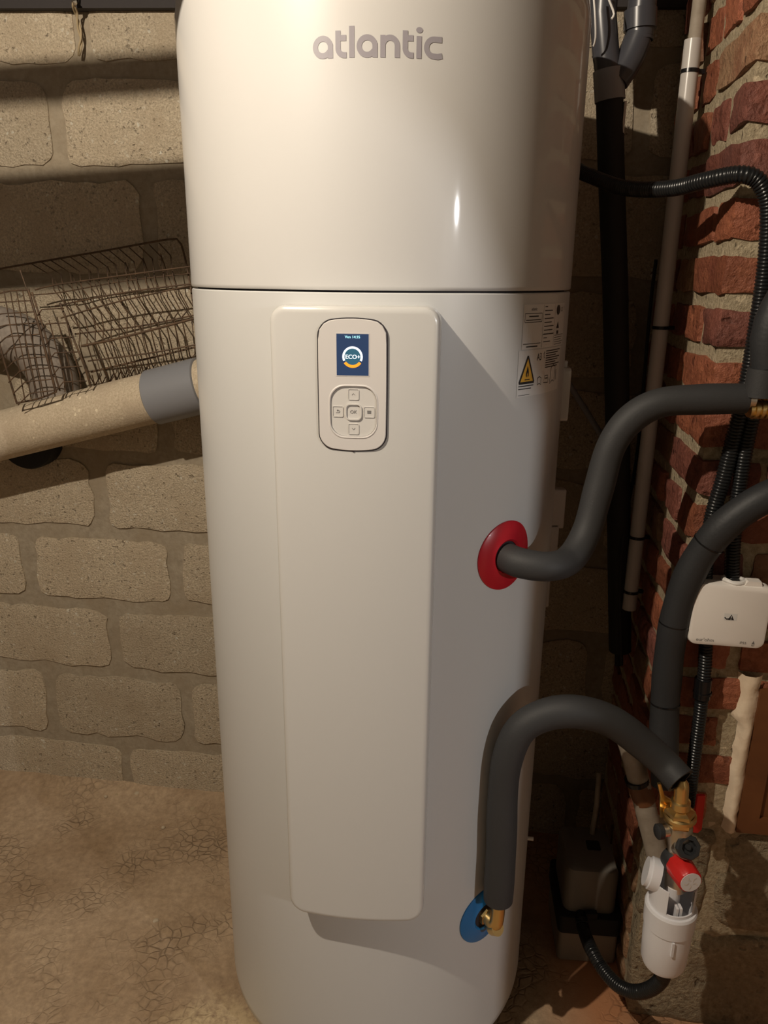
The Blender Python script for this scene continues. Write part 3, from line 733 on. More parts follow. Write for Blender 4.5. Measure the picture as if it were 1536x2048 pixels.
for i in range(8): hline(b, mp2, 0.094, 0.168-0.012*(i % 3), -0.004-0.0034*i, 0.0015)
b.ribbon([(0.084, -0.008), (0.088, -0.004), (0.086, -0.012), (0.090, -0.014)], 0.001, mp2, 0.0004)
b.ribbon([(0.066, -0.042), (0.066, -0.052), (0.073, -0.050), (0.080, -0.052), (0.080, -0.042), (0.073, -0.040)], 0.0011, mp2, 0.0004, closed=True)
b.ribbon([(0.090, -0.050), (0.096, -0.040), (0.108, -0.040), (0.112, -0.047), (0.110, -0.051)], 0.0011, mp2, 0.0004, closed=True); hline(b, mp2, 0.098, 0.108, -0.044, 0.0016)
b.ribbon([(0.120, -0.054), (0.124, -0.030), (0.136, -0.026), (0.146, -0.030), (0.144, -0.052), (0.134, -0.049)], 0.0013, mp2, 0.0004, closed=True)
b.ribbon([(0.153, -0.034), (0.152, -0.050)], 0.0018, mp2, 0.0004)
b.build('label_print', 'ink', lab2, smooth=False, fix=False)

# small fittings on the right flank
def flank_box(az, u0, u1, z0, z1, h0, h1, nm, mat, rr=0.006):
    mpf = lambda u, v, h: cyl(az, 0, HR+h)+Vector((math.cos(R(az)), math.sin(R(az)), 0))*u+Vector((0, 0, v))
    return MB().plate(rrect(u1-u0, z1-z0, rr, (u0+u1)/2, (z0+z1)/2, seg=4), h0, h1, mpf, bevel=0.003).build(nm, mat, heater, angle=30)
flank_box(84, -0.02, 0.02, 1.226, 1.316, -0.004, 0.013, 'side_cover', 'white_panel')
flank_box(84, -0.004, 0.004, 1.314, 1.327, -0.004, 0.008, 'cover_clip', 'white_panel', 0.002)
flank_box(92, -0.008, 0.012, 1.015, 1.09, 0.002, 0.032, 'drain_strap', 'clear', 0.003)
flank_box(92, -0.008, 0.012, 0.91, 1.025, 0.002, 0.024, 'drain_strap', 'clear', 0.003)
flank_box(92, -0.006, 0.008, 0.855, 0.92, 0.003, 0.016, 'drain_strap', 'clear', 0.003)
c = cyl(80, 0.37); MB().lathe([(0, 0), (0.004, 0), (0.004, 0.012), (0, 0.012)], c, cyl(80, 0, 1), seg=10).build('screw', 'white_tie', heater)

# ------------------------------------------------------------------ insulated pipes
def P_(lst): return [at(*p) for p in lst]
n38 = cyl(38.3, 0, 1.0)
hot = thing('hot_water_pipe', 'dark grey foam-insulated pipe rising from the red collar', 'pipe', at(1150, 1105, -0.2)-Vector((0, 0, 0.03)))
pth = [cyl(38.3, 1.052, HR-0.005), cyl(38.6, 1.050, HR+0.03)]+P_([(1098, 1133, -0.275), (1140, 1118, -0.245), (1172, 1065, -0.22), (1198, 975, -0.205), (1222, 893, -0.20), (1262, 838, -0.20), (1320, 806, -0.205), (1400, 799, -0.21), (1491, 797, -0.215)])
sp = smooth_path(pth, 0.006)
MB().tube(sp, [0.0225*(1+0.02*math.sin(i*0.35)) for i in range(len(sp))], 28).build('foam_sleeve', 'foam', hot, angle=60)
e = at(1491, 797, -0.215); e2 = at(1530, 822, -0.215)
MB().tube([e+(e-sp[-6]).normalized()*-0.01, e+Vector((0.012, 0, -0.002))], 0.0135, 20).build('copper_end', 'nickel', hot)
MB().tube(smooth_path([at(1496, 818, -0.215), at(1545, 815, -0.215)], 0.01), 0.0125, 20).build('brass_fitting', 'brass', hot)
for px in (1508, 1520, 1531):
    MB().tube([at(px-3, 818, -0.215), at(px+3, 818, -0.215)], 0.0150, 18).build('fitting_ring', 'brass', hot)
sup = thing('riser_pipe', 'foam-insulated riser at the right edge above the brass fitting', 'pipe', at(1520, 790, -0.225))
rz = at(1545, 640, -0.225)
MB().tube(smooth_path([Vector((rz.x+0.075, rz.y, 2.395)), Vector((rz.x+0.075, rz.y, 1.70)), Vector((rz.x+0.05, rz.y, 1.53)), rz, at(1537, 733, -0.225)], 0.02), 0.024, 24).build('foam_sleeve', 'foam_b', sup, angle=60)
MB().tube([at(1530, 738, -0.228), at(1526, 760, -0.228), at(1521, 793, -0.228)], 0.0235, 24).build('foam_sleeve', 'foam', sup, angle=60)

cold = thing('cold_water_pipe', 'dark grey foam-insulated loop from blue collar to safety valve', 'pipe', at(1003, 1812, -0.27))
n2 = cyl(38.2, 0, 1.0); b0 = cyl(38.2, 0.367, HR-0.004)
el = b0+n2*0.031
brass_path = smooth_path([b0, b0+n2*0.016, el, el+Vector((0.004, 0, 0.018)), el+Vector((0.004, 0, 0.09))], 0.004)
MB().tube(brass_path, 0.0125, 20).build('brass_elbow', 'brass', cold)
MB().tube([b0+n2*0.006, b0+n2*0.014], 0.0155, 6).build('elbow_nut', 'brass', cold, angle=20)
MB().tube([el+n2*-0.004+Vector((0, 0, -0.012)), el+n2*0.008+Vector((0, 0, -0.004))], 0.0135, 16).build('elbow_plug', 'brass', cold)
st_ = el+Vector((0.003, -0.002, 0.056))
YA = st_.y
cp = [st_]+P_([(1002, 1700, YA), (1005, 1600, YA), (1014, 1520, YA), (1042, 1458, YA), (1096, 1428, YA), (1160, 1424, YA-0.005), (1225, 1444, YA-0.005), (1285, 1488, YA-0.005), (1328, 1526, YA-0.015), (1361, 1562, YA-0.04)])
sp = smooth_path(cp, 0.006)
MB().tube(sp, [0.0255*(1+0.015*math.sin(i*0.3)+0.02*math.sin(i*0.11)) for i in range(len(sp))], 30, caps=False).build('foam_sleeve', 'foam', cold, angle=60)
MB().tube(sp, 0.0195, 24, caps=False).build('foam_bore', 'black', cold, angle=60)
MB().lathe([(0.0195, 0), (0.0255, 0)], sp[0], sp[1]-sp[0], 30).build('foam_end', 'foam', cold)
MB().lathe([(0.0195, 0), (0.0256, 0)], sp[-1], sp[-1]-sp[-2], 30).build('foam_end', 'foam', cold)
# supply pipe that swings down in front of the pier corner
feed = thing('supply_pipe', 'black foam-insulated supply pipe arching down left of the junction box', 'pipe', at(1330, 1560, -0.19))
fz = at(1640, 950, -0.21)
fp = smooth_path([K+WT*0.88+WN*0.06+Vector((0, 0, fz.z)), K+WT*0.5+WN*0.06+Vector((0, 0, fz.z+0.005))]+P_([(1640, 953, -0.215), (1560, 983, -0.21), (1500, 1012, -0.205), (1442, 1058, -0.195), (1393, 1122, -0.18), (1360, 1200, -0.172), (1341, 1290, -0.168), (1331, 1390, -0.168), (1328, 1480, -0.18), (1332, 1570, -0.2)]), 0.006)
MB().tube(fp, [0.0245*(1+0.02*math.sin(i*0.4)) for i in range(len(fp))], 26).build('foam_sleeve', 'foam_b', feed, angle=60)
for i in (150, 175, 200):
    if i < len(fp)-2: MB().tube([fp[i], fp[i]+(fp[i+1]-fp[i]).normalized()*0.0025], 0.0252, 26).build('tape_seam', 'tape', feed)

# ------------------------------------------------------------------ black ribbed conduits
def conduit(name, label, pts, r=0.0125, parts=None):
    o = corrugated(pts, r).build(name, 'conduit', angle=80); tag(o, label, 'conduit', 'black ribbed conduits'); return o
conduit('ribbed_conduit', 'black ribbed conduit curving from behind the heater down the brick pier',
    [Vector((0.16, 0.20, 1.66))]+P_([(1120, 330, 0.20), (1175, 350, 0.12), (1250, 376, 0.03), (1340, 377, -0.06), (1415, 360, -0.13), (1475, 349, -0.168), (1512, 358, -0.175), (1534, 395, -0.175), (1537, 450, -0.170), (1530, 540, -0.165), (1512, 660, -0.162), (1492, 775, -0.160), (1470, 865, -0.160), (1447, 955, -0.160), (1425, 1030, -0.160), (1413, 1110, -0.160), (1409, 1190, -0.160)]), 0.0125)
conduit('ribbed_conduit', 'short black ribbed conduit dropping into the top of the white junction box',
    P_([(1520, 770, -0.163), (1503, 840, -0.162), (1489, 905, -0.162), (1478, 975, -0.162), (1469, 1050, -0.163), (1465, 1110, -0.164), (1463, 1180, -0.166)]), 0.0125)
c3 = corrugated(P_([(1412, 1280, -0.160), (1409, 1340, -0.160), (1402, 1410, -0.161), (1394, 1475, -0.162), (1385, 1545, -0.164), (1378, 1610, -0.168)]), 0.0118, pitch=0.0058, depth=0.2).build('ribbed_conduit', 'conduit', angle=80)
tag(c3, 'black ribbed conduit with tape wrap hanging below the white junction box', 'conduit', 'black ribbed conduits')
MB().tube(P_([(1407, 1357, -0.160), (1403, 1395, -0.161)]), 0.0145, 18).build('tape_wrap', 'tape', c3)
MB().tube(P_([(1405, 1382, -0.161), (1404.6, 1386, -0.161)]), 0.0158, 18).build('cable_tie', 'tape', c3)

# ------------------------------------------------------------------ junction box on the pier
JC = (at_pier(1388, 1290, 0.06)+at_pier(1533, 1180, 0.06))/2
jb = thing('junction_box', 'pale grey square junction box on the brick pier', 'junction box', JC-Vector((0, 0, 0.055)))
q00 = at_pier(1393, 1288, 0.062); q10 = at_pier(1510, 1299, 0.062); q01 = at_pier(1408, 1172, 0.062)
JX = (q10-q00); JW = 0.112; JX.z *= 0.3; JX.normalize(); JZ = Vector((0, 0, 1)); JZ = (JZ-JX*JZ.dot(JX)).normalized(); JN = JX.cross(JZ)
JN = JN if JN.y < 0 else -JN
JO = at_pier(1461, 1234, 0.062)
def jmap(u, v, h): return JO+JX*u+JZ*v+JN*h
MB().plate(rrect(0.116, 0.104, 0.012, seg=5), -0.052, -0.022, jmap).build('back_box', 'jbox', jb, angle=30)
lid = MB().plate(rrect(0.122, 0.110, 0.014, seg=6), -0.022, 0.0, jmap, bevel=0.006).build('lid', 'jbox', jb, angle=25)
MB().plate([(0.012, 0.05), (0.044, 0.05), (0.040, 0.0625), (0.020, 0.0625)], -0.02, -0.004, jmap).build('hinge_tab', 'jbox', jb)
MB().plate([(-0.063, -0.022), (-0.058, -0.022), (-0.058, 0.002), (-0.063, -0.002)], -0.018, -0.006, jmap).build('latch_tab', 'jbox', jb)
b = MB(); hj = 0.0004
MB().text("eur'ohm", 0.0085, jmap, -0.034, -0.0465, hj).build('brand_print', 'symbol', lid, smooth=False, fix=False)
MB().text('IP55', 0.006, jmap, 0.026, -0.0465, hj).build('rating_print', 'symbol', lid, smooth=False, fix=False); MB().text('960°', 0.0032, jmap, 0.042, -0.0490, hj).build('rating_print', 'symbol', lid, smooth=False, fix=False)
MB().add([jmap(u, v, hj) for u, v in ((0.0395, -0.0455), (0.0445, -0.0455), (0.043, -0.0425), (0.042, -0.0395), (0.0408, -0.0425))], [(0, 1, 2, 3, 4)]).build('flame_print', 'symbol', lid, smooth=False, fix=False)
MB().add([jmap(u, v, 0.0003) for u, v in ((-0.010, -0.006), (0.010, -0.006), (0.010, 0.006), (-0.010, 0.006))], [(0, 1, 2, 3)]).build('sticker', 'paper', lid, smooth=False, fix=False)
b = MB(); b.add([jmap(u, v, 0.0006) for u, v in ((-0.004, -0.005), (0.006, -0.005), (0.001, 0.0045))], [(0, 1, 2)]); b.ribbon([(-0.009, -0.001), (-0.006, -0.004), (-0.002, -0.003)], 0.002, jmap, 0.0006)
b.build('sticker_symbol', 'ink', lid, smooth=False, fix=False)
b = MB(); b.ribbon([(0.001, 0.0022), (0.001, -0.0015)], 0.0011, jmap, 0.0009); b.ribbon([(0.001, -0.0028), (0.001, -0.0040)], 0.0011, jmap, 0.0009); b.build('sticker_mark', 'paper', lid, smooth=False, fix=False)
gl = [jmap(0.003+0.0165*math.cos(a), 0.0575+0.0012*math.sin(3*a), -0.022+0.0165*math.sin(a)) for a in [2*math.pi*i/24 for i in range(25)]]
MB().tube(gl, 0.0035, 8).build('grommet', 'white_tie', jb)
MB().lathe([(0.0, 0), (0.0042, 0.001), (0.0042, 0.006), (0, 0.008)], jmap(0.020, 0.0555, -0.014), JZ, seg=10).build('tie_head', 'white_tie', jb)

# ------------------------------------------------------------------ grey PVC pipes by the pier
pv = thing('pvc_pipe', 'pale grey upright plastic pipe with black ties beside the brick pier', 'pipe', Vector((0.527, 0.13, 0.80)))
PVX = Vector((0.527, 0.135, 0))
MB().tube([PVX+Vector((0, 0, 0.795)), PVX+Vector((0, 0, 1.848))], 0.0145, 24).build('pipe_body', 'pvc', pv)
for z in (1.800, 1.372, 0.955, 0.835):
    MB().lathe([(0.0145, -0.003), (0.0158, -0.003), (0.0158, 0.003), (0.0145, 0.003)], PVX+Vector((0, 0, z)), seg=24).build('cable_tie', 'tape', pv)
    MB().box(PVX+Vector((0.019, 0.0, z)), (0.012, 0.008, 0.007)).build('tie_head', 'tape', pv)
tag(MB().tube([PVX+Vector((0.004, 0.004, 1.83)), PVX+Vector((0.014, 0.03, 1.93)), PVX+Vector((0.045, 0.10, 2.39))], 0.0115, 16).build('pvc_tube', 'pvc_dirty'), 'dull beige tube rising out of the upright grey pipe to the ceiling', 'pipe')
# drain with a Y branch behind the heater's right shoulder
yb = thing('drain_branch', 'dark grey plastic Y-branch drain behind the upper right of the heater', 'drain pipe', at(1225, 200, 0.2)-Vector((0, 0, 1.2)))
YD = 0.16
ytop = lambda px, py: (lambda p: Vector((p.x, p.y, 2.395)))(at(px, py, YD))
MB().tube([ytop(1203, 0)]+P_([(1206, 30, YD), (1212, 110, YD), (1219, 165, YD)]), 0.0225, 24).build('branch_pipe', 'pvc_dark', yb)
MB().tube(smooth_path([ytop(1284, 10)]+P_([(1283, 20, YD), (1278, 70, YD), (1258, 120, YD), (1232, 160, YD)]), 0.01), 0.0240, 24).build('branch_pipe', 'pvc_dark', yb)
MB().tube(P_([(1281, 20, YD), (1280, 60, YD)]), 0.0275, 24).build('socket', 'pvc_dark', yb)
MB().tube(P_([(1217, 140, YD), (1220, 202, YD)]), 0.0262, 24).build('socket', 'pvc_mid', yb)
MB().tube(P_([(1219, 195, YD), (1222, 330, YD), (1230, 560, YD), (1236, 900, YD), (1240, 1300, YD)]), 0.0235, 24).build('down_pipe', 'black', yb)
MB().box(at(1247, 235, YD-0.01), (0.004, 0.01, 0.05)).build('clip', 'pvc', yb)
# capped stub and white cable near the top of the heater
cs = thing('pipe_stub', 'short pale pipe stub under the ceiling right of the heater', 'pipe', at(1200, 100, 0.22))
st0 = at(1206, 45, 0.24)
MB().tube([Vector((st0.x, st0.y, 2.395))]+P_([(1206, 45, 0.24), (1207, 110, 0.24)]), 0.021, 20).build('stub', 'pvc_dirty', cs)
tag(MB().tube(smooth_path(P_([(1186, -20, 0.10), (1190, 30, 0.10), (1191, 75, 0.11), (1187, 92, 0.12)]), 0.006), 0.0016, 8).build('white_cable', 'white_tie'), 'thin white cable hanging at the upper right edge of the heater', 'cable')
tag(MB().tube(smooth_path(P_([(1212, -15, 0.12), (1222, 10, 0.12), (1228, 28, 0.12), (1223, 38, 0.12)]), 0.006), 0.0018, 8).build('white_cable', 'white_tie'), 'short white cable end curling over the dark drain pipe', 'cable')
# loose black cables in the dark gap
tag(MB().tube(smooth_path(P_([(1240, 545, 0.3), (1250, 600, 0.3), (1243, 680, 0.3), (1246, 800, 0.32), (1238, 1000, 0.32), (1236, 1330, 0.3)]), 0.02), 0.008, 10).build('black_cable', 'black'), 'black cable hanging in the dark gap behind the heater', 'cable')
tag(MB().tube(smooth_path(P_([(1312, 520, 0.2), (1300, 620, 0.22), (1275, 900, 0.2), (1248, 1060, 0.14), (1240, 1180, 0.12), (1243, 1330, 0.12)]), 0.02), 0.0035, 10).build('black_cable', 'black'), 'thin black cable hanging beside the upright grey pipe', 'cable')
tag(MB().tube(P_([(1133, 760, 0.24), (1215, 890, 0.24)]), 0.006, 12).build('thin_tube', 'pvc_mid'), 'thin grey tube slanting in the dark gap beside the heater', 'pipe')

# lower sloping pipe into the siphon
sl = thing('sloping_pipe', 'dusty grey pipe sloping past the pier corner into the white siphon', 'pipe', at(1320, 1740, -0.17)-Vector((0, 0, 0.02)))
slp = P_([(1238, 1440, -0.145), (1262, 1500, -0.150), (1283, 1585, -0.160), (1307, 1680, -0.17), (1324, 1752, -0.185)])
slp = smooth_path(slp, 0.01)
MB().tube(slp, 0.0195, 24).build('pipe_body', 'pvc_dirty', sl)
tp = P_([(1273, 1558, -0.157), (1289, 1602, -0.162)])
MB().tube(tp, 0.0203, 24).build('tape_band', 'wood', sl)
tp = P_([(1273, 1556, -0.157), (1275, 1564, -0.157)])
MB().tube(tp, 0.0218, 24).build('cable_tie', 'tape', sl)

# ------------------------------------------------------------------ safety group, siphon, hose
YV = YA-0.03
V0 = at(1357, 1640, YV)
sg = thing('safety_valve', 'brass and nickel safety valve with red knob under the foam loop', 'valve', at(1358, 1770, YV))
vtop = at(1364, 1562, YV); vbot = at(1352, 1755, YV); vd = (vbot-vtop).normalized()
vl = (vbot-vtop).length
MB().lathe([(0.0, -0.004), (0.006, -0.003), (0.0105, 0.004), (0.0115, 0.012), (0.0115, 0.045)], vtop, vd, 24).build('brass_spindle', 'brass', sg)
MB().lathe([(0.0115, 0.036), (0.0155, 0.038), (0.0155, 0.050), (0.013, 0.052)], vtop, vd, 24).build('brass_collar', 'brass', sg)
h6 = 0.052
MB().lathe([(0.013, h6), (0.0235, h6+0.004), (0.0245, h6+0.008), (0.0245, h6+0.026), (0.022, h6+0.030), (0.018, h6+0.030)], vtop, vd, 6).build('hex_nut', 'brass', sg, angle=20)
MB().lathe([(0.0225, h6+0.010), (0.026, h6+0.012), (0.026, h6+0.018), (0.0225, h6+0.020)], vtop, vd, 28).build('nut_ring', 'brass', sg)
MB().lathe([(0.019, h6+0.028), (0.0215, h6+0.034), (0.0205, h6+0.055), (0.017, h6+0.075), (0.0155, h6+0.10), (0.0175, h6+0.12), (0.0175, vl+0.02), (0.0, vl+0.02)], vtop, vd, 28).build('valve_body', 'nickel', sg)
side = Vector((-1, -0.15, 0)).normalized(); c = vtop+vd*(h6+0.042)
MB().lathe([(0.0, 0.010), (0.0095, 0.010), (0.0095, 0.030), (0.008, 0.032)], c, side, 18).build('side_port', 'nickel', sg)
MB().lathe([(0.008, 0.030), (0.0125, 0.030), (0.0125, 0.038), (0.010, 0.040), (0.0, 0.040)], c, side, 18).build('side_cap', 'foam_b', sg)
fr = Vector((0.05, -0.86, 0.52)).normalized(); c = at(1361, 1688, YV)
MB().lathe([(0.0, 0.0), (0.020, 0.0), (0.0205, 0.022), (0.017, 0.023)], c, fr, 26).build('port_boss', 'nickel', sg)
MB().lathe([(0.012, 0.018), (0.0195, 0.018), (0.0205, 0.030), (0.0185, 0.033), (0.0125, 0.033), (0.0115, 0.026), (0.0055, 0.026), (0.0045, 0.031), (0.0, 0.031)], c, fr, 8).build('black_cap', 'foam_b', sg, angle=25)
kd = Vector((0.12, -0.98, 0.02)).normalized(); c = at(1352, 1722, YV-0.004)
MB().lathe([(0.0, -0.012), (0.0215, -0.012), (0.0225, 0.004), (0.019, 0.010)], c, kd, 28).build('knob_seat', 'foam_b', sg)
b = MB(); prof = [(0.0195, 0.006), (0.0215, 0.010), (0.0195, 0.046), (0.018, 0.048)]
seg = 40; kx = kd.orthogonal().normalized(); ky = kd.cross(kx); vs_ = []; fs = []
for r_, h in prof:
    for i in range(seg):
        a = 2*math.pi*i/seg; rr = r_*(1.0+(0.035 if (i//2) % 2 else 0)); vs_.append(c+kd*h+(kx*math.cos(a)+ky*math.sin(a))*rr)
for l in range(len(prof)-1):
    for i in range(seg): fs.append((l*seg+i, l*seg+(i+1) % seg, (l+1)*seg+(i+1) % seg, (l+1)*seg+i))
fs.append(tuple((len(prof)-1)*seg+i for i in range(seg)))
knob = b.add(vs_, fs).build('red_knob', 'red_knob', sg, angle=35)
cap = MB().lathe([(0.0172, 0.0475), (0.0172, 0.0488), (0.0, 0.0488)], c, kd, 28).build('knob_face', 'white_pvc', knob)
def kmap(u, v, h): return c+kd*(0.0489+h)+kx*u+ky*v
b = MB()
for q in range(5):
    a = 2*math.pi*q/5+0.4; b.ribbon([(0.004*math.cos(a), 0.004*math.sin(a)), (0.008*math.cos(a+0.5), 0.008*math.sin(a+0.5)), (0.012*math.cos(a+0.2), 0.012*math.sin(a+0.2))], 0.0018, kmap, 0.0003)
b.build('knob_embossing', 'jbox', knob, smooth=False, fix=False)
# red lever behind and the brass tap wing
lv = at(1402, 1590, -0.19)
MB().plate([(-0.007, 0.0), (0.007, 0.0), (0.010, -0.072), (0.004, -0.080), (-0.006, -0.078)], -0.003, 0.003, lambda u, v, h: lv+Vector((u, -h, v)), bevel=0.001).build('red_lever', 'red_knob', sg)
wg = at(1330, 1610, YV+0.02)
MB().plate([(-0.020, 0.046), (-0.014, 0.046), (-0.004, 0.020), (0.016, 0.004), (0.014, -0.016), (0.004, -0.024), (-0.006, -0.022), (-0.010, -0.002), (-0.012, 0.020)], -0.003, 0.003, lambda u, v, h: wg+Vector((u, -h*0.8+u*0.3, v)), bevel=0.001).build('brass_wing', 'brass', sg)

YS = YV-0.005
si = thing('siphon', 'white plastic siphon cup below the red valve knob', 'siphon', at(1335, 1905, YS))
SC = at(1341, 1818, YS)
def sl_(prof, nm, **kw): return MB().lathe(prof, SC, seg=48, **kw).build(nm, 'white_pvc', si, angle=25)
sl_([(0.0, -0.118), (0.028, -0.118), (0.034, -0.114), (0.0375, -0.104), (0.0395, -0.055), (0.0395, -0.030), (0.0415, -0.028), (0.0425, 0.008), (0.0405, 0.012), (0.036, 0.012), (0.036, -0.02), (0.0, -0.02)], 'cup')
# collar with a window cut in its front, lip on top
sl_([(0.0365, 0.010), (0.0365, 0.062), (0.034, 0.062), (0.034, 0.010)], 'funnel', a0=R(-52), a1=R(-52+288))
sl_([(0.0365, 0.006), (0.0365, 0.018), (0.034, 0.018)], 'funnel_base')
sl_([(0.012, -0.02), (0.012, 0.05), (0.010, 0.05), (0.010, -0.02)], 'inner_tube')
for a in (-95, -80):
    MB().box(SC+Vector((0.024*math.cos(R(a)), 0.024*math.sin(R(a)), 0.004)), (0.004, 0.012, 0.05)).build('rib', 'white_pvc', si)
dl = Vector((-0.93, 0.30, 0.2)).normalized()
MB().lathe([(0.0, 0.030), (0.027, 0.030), (0.027, 0.045), (0.024, 0.046), (0.024, 0.052), (0.0215, 0.052), (0.0, 0.052)], SC+Vector((0.004, 0.0, 0.055)), dl, 32).build('inlet', 'white_pvc', si, angle=30)
MB().box(SC+Vector((-0.006, -0.0395, -0.045)), (0.004, 0.006, 0.028)).build('ridge', 'white_pvc', si)
gr = [SC+Vector((0.0402*math.cos(R(a)), 0.0402*math.sin(R(a)), -0.028)) for a in range(-160, -95, 5)]
MB().tube(gr, 0.0012, 6).build('ridge', 'white_pvc', si)

# condensate pump in the dark corner
PB = at_floor(1172, 1922); PB.z = 0
pu = thing('condensate_pump', 'grey condensate pump standing in the dark corner beside the pier', 'pump', PB)
pa = R(-5); PXA = Vector((math.cos(pa), math.sin(pa), 0)); PYA = Vector((-math.sin(pa), math.cos(pa), 0)); PCn = PB+PYA*0.085
def zmap(u, v, h): return PCn+PXA*u+PYA*v+Vector((0, 0, h))
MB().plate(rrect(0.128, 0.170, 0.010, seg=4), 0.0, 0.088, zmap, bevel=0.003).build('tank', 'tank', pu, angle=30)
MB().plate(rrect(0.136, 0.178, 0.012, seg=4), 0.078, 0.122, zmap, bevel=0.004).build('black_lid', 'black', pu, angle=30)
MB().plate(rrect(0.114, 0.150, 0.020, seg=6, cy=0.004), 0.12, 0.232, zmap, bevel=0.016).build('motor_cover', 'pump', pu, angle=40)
MB().plate(rrect(0.03, 0.03, 0.004, 0.012, 0.01, seg=3), 0.230, 0.2335, zmap).build('cover_switch', 'black', pu)
MB().tube([zmap(0.016, 0.05, 0.22), zmap(0.022, 0.06, 0.30), zmap(0.03, 0.1, 0.36)], 0.006, 12).build('outlet_tube', 'pvc_dirty', pu)
MB().box(zmap(0.066, -0.03, 0.068), (0.012, 0.012, 0.03)).build('tank_clip', 'tank', pu)
MB().box(zmap(0.0, -0.082, 0.126), (0.026, 0.012, 0.016)).build('cable_guide', 'black', pu)
hs_ = corrugated([SC+Vector((-0.002, 0, -0.110)), SC+Vector((-0.004, 0.002, -0.128))]+P_([(1326, 1952, YS+0.01), (1305, 1975, YS+0.025), (1270, 1984, YS+0.05), (1235, 1970, YS+0.08), (1205, 1937, YS+0.12), (1182, 1897, YS+0.16), (1168, 1862, -0.04), (1163, 1838, -0.01), (1160, 1826, 0.015)]), 0.0135, depth=0.12).build('drain_hose', 'conduit', angle=80)
tag(hs_, 'black ribbed hose sagging from the white siphon to the pump', 'hose')

# ------------------------------------------------------------------ wooden hatch with plaster edging in the pier
HA0, HA1, HZ0, HZ1 = HATCH
wh = thing('wooden_hatch', 'brown wooden hatch set into the brick pier at the right edge', 'hatch', K+WT*0.3+Vector((0, 0, HZ0)))
def hmap(u, v, h): return K+WT*u+WN*h+Vector((0, 0, v))
MB().ring([(HA0+0.022, HZ0+0.008), (HA1, HZ0+0.008), (HA1, HZ1), (HA0+0.022, HZ1)], [(HA0+0.058, HZ0+0.042), (HA1-0.04, HZ0+0.042), (HA1-0.04, HZ1-0.04), (HA0+0.058, HZ1-0.04)], -0.05, 0.012, hmap).build('frame', 'wood', wh, angle=30)
MB().plate([(HA0+0.056, HZ0+0.04), (HA1-0.038, HZ0+0.04), (HA1-0.038, HZ1-0.038), (HA0+0.056, HZ1-0.038)], -0.02, 0.005, hmap).build('board', 'wood', wh, angle=30)
def plaster_strip():
    left = []; right = []; n = 26
    for i in range(n+1):
        v = HZ0+0.004+(HZ1+0.022-HZ0)*i/n
        left.append((HA0+0.002+0.012*nz((v*9, 1.3, 0), 1.0)+0.006*nz((v*40, 2.3, 0), 1.0)-(0.012 if i > n*0.72 else 0), v)); right.append((HA0+0.024+0.003*nz((v*30, 7, 0), 1.0), v))
    b = MB(); vs_ = []; fs = []; m = 5
    for i in range(n+1):
        for k_ in range(m+1):
            t_ = k_/m; u = left[i][0]*(1-t_)+right[i][0]*t_; h = 0.014*math.sin(math.pi*(0.12+0.8*t_))+0.004*nz((u*60, left[i][1]*60, 3), 1.0)
            vs_.append(hmap(u, left[i][1], h if 0 < k_ else -0.006))
    for i in range(n):
        for k_ in range(m): a = i*(m+1)+k_; fs.append((a, a+1, a+m+2, a+m+1))
    b.add(vs_, fs)
    return b.build('plaster_edging', 'plaster', angle=80)
tag(plaster_strip(), 'ragged cream plaster strip along the left side of the wooden hatch', 'plaster')

# ------------------------------------------------------------------ left: cement drain, basket, cable
PO = 0.125
q0_ = at_wall(0, 872, PO); q1_ = at_wall(355, 783, PO); dpl = (q1_-q0_)
fc = thing('cement_pipe', 'thick beige fibre-cement drain pipe sloping along the block wall', 'pipe', (q0_+q1_)/2-Vector((0, 0, 0.07)))
def along(t_): return q0_+dpl*t_
MB().tube([along(-3.0+0.2*i) for i in range(20)]+[along(0.905)], 0.0585, 40).build('pipe_body', 'cement', fc)
MB().tube([along(0.87), along(0.875), along(1.135), along(1.14)], [0.0605, 0.0635, 0.0635, 0.0605], 40).build('coupling', 'pvc_mid', fc)
MB().tube([along(1.10), along(2.2)], 0.0585, 40).build('pipe_body', 'cement', fc)
bs = along(0.30)-WN*0.045
br = smooth_path([bs+WN*-0.0, bs+Vector((0, 0, 0.07))-WT*0.005, bs+Vector((0, 0, 0.13))-WT*0.02, bs+Vector((0, 0, 0.19))-WT*0.075, bs+Vector((0, 0, 0.215))-WT*0.16, bs+Vector((0, 0, 0.22))-WT*0.3, bs+Vector((0, 0, 0.222))-WT*0.6, bs+Vector((0, 0, 0.225))-WT*1.5], 0.015)
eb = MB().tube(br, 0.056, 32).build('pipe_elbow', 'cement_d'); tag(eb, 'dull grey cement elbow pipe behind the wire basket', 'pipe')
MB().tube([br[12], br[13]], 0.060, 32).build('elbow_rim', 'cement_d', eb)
cc = at_wall(70, 872, 0.0)
tag(MB().lathe([(0.0, 0.045), (0.075, 0.045), (0.078, 0.04), (0.078, 0.0)], cc, WN, 36).build('black_disc', 'black'), 'round black cap on the block wall behind the cement pipe', 'pipe cap')

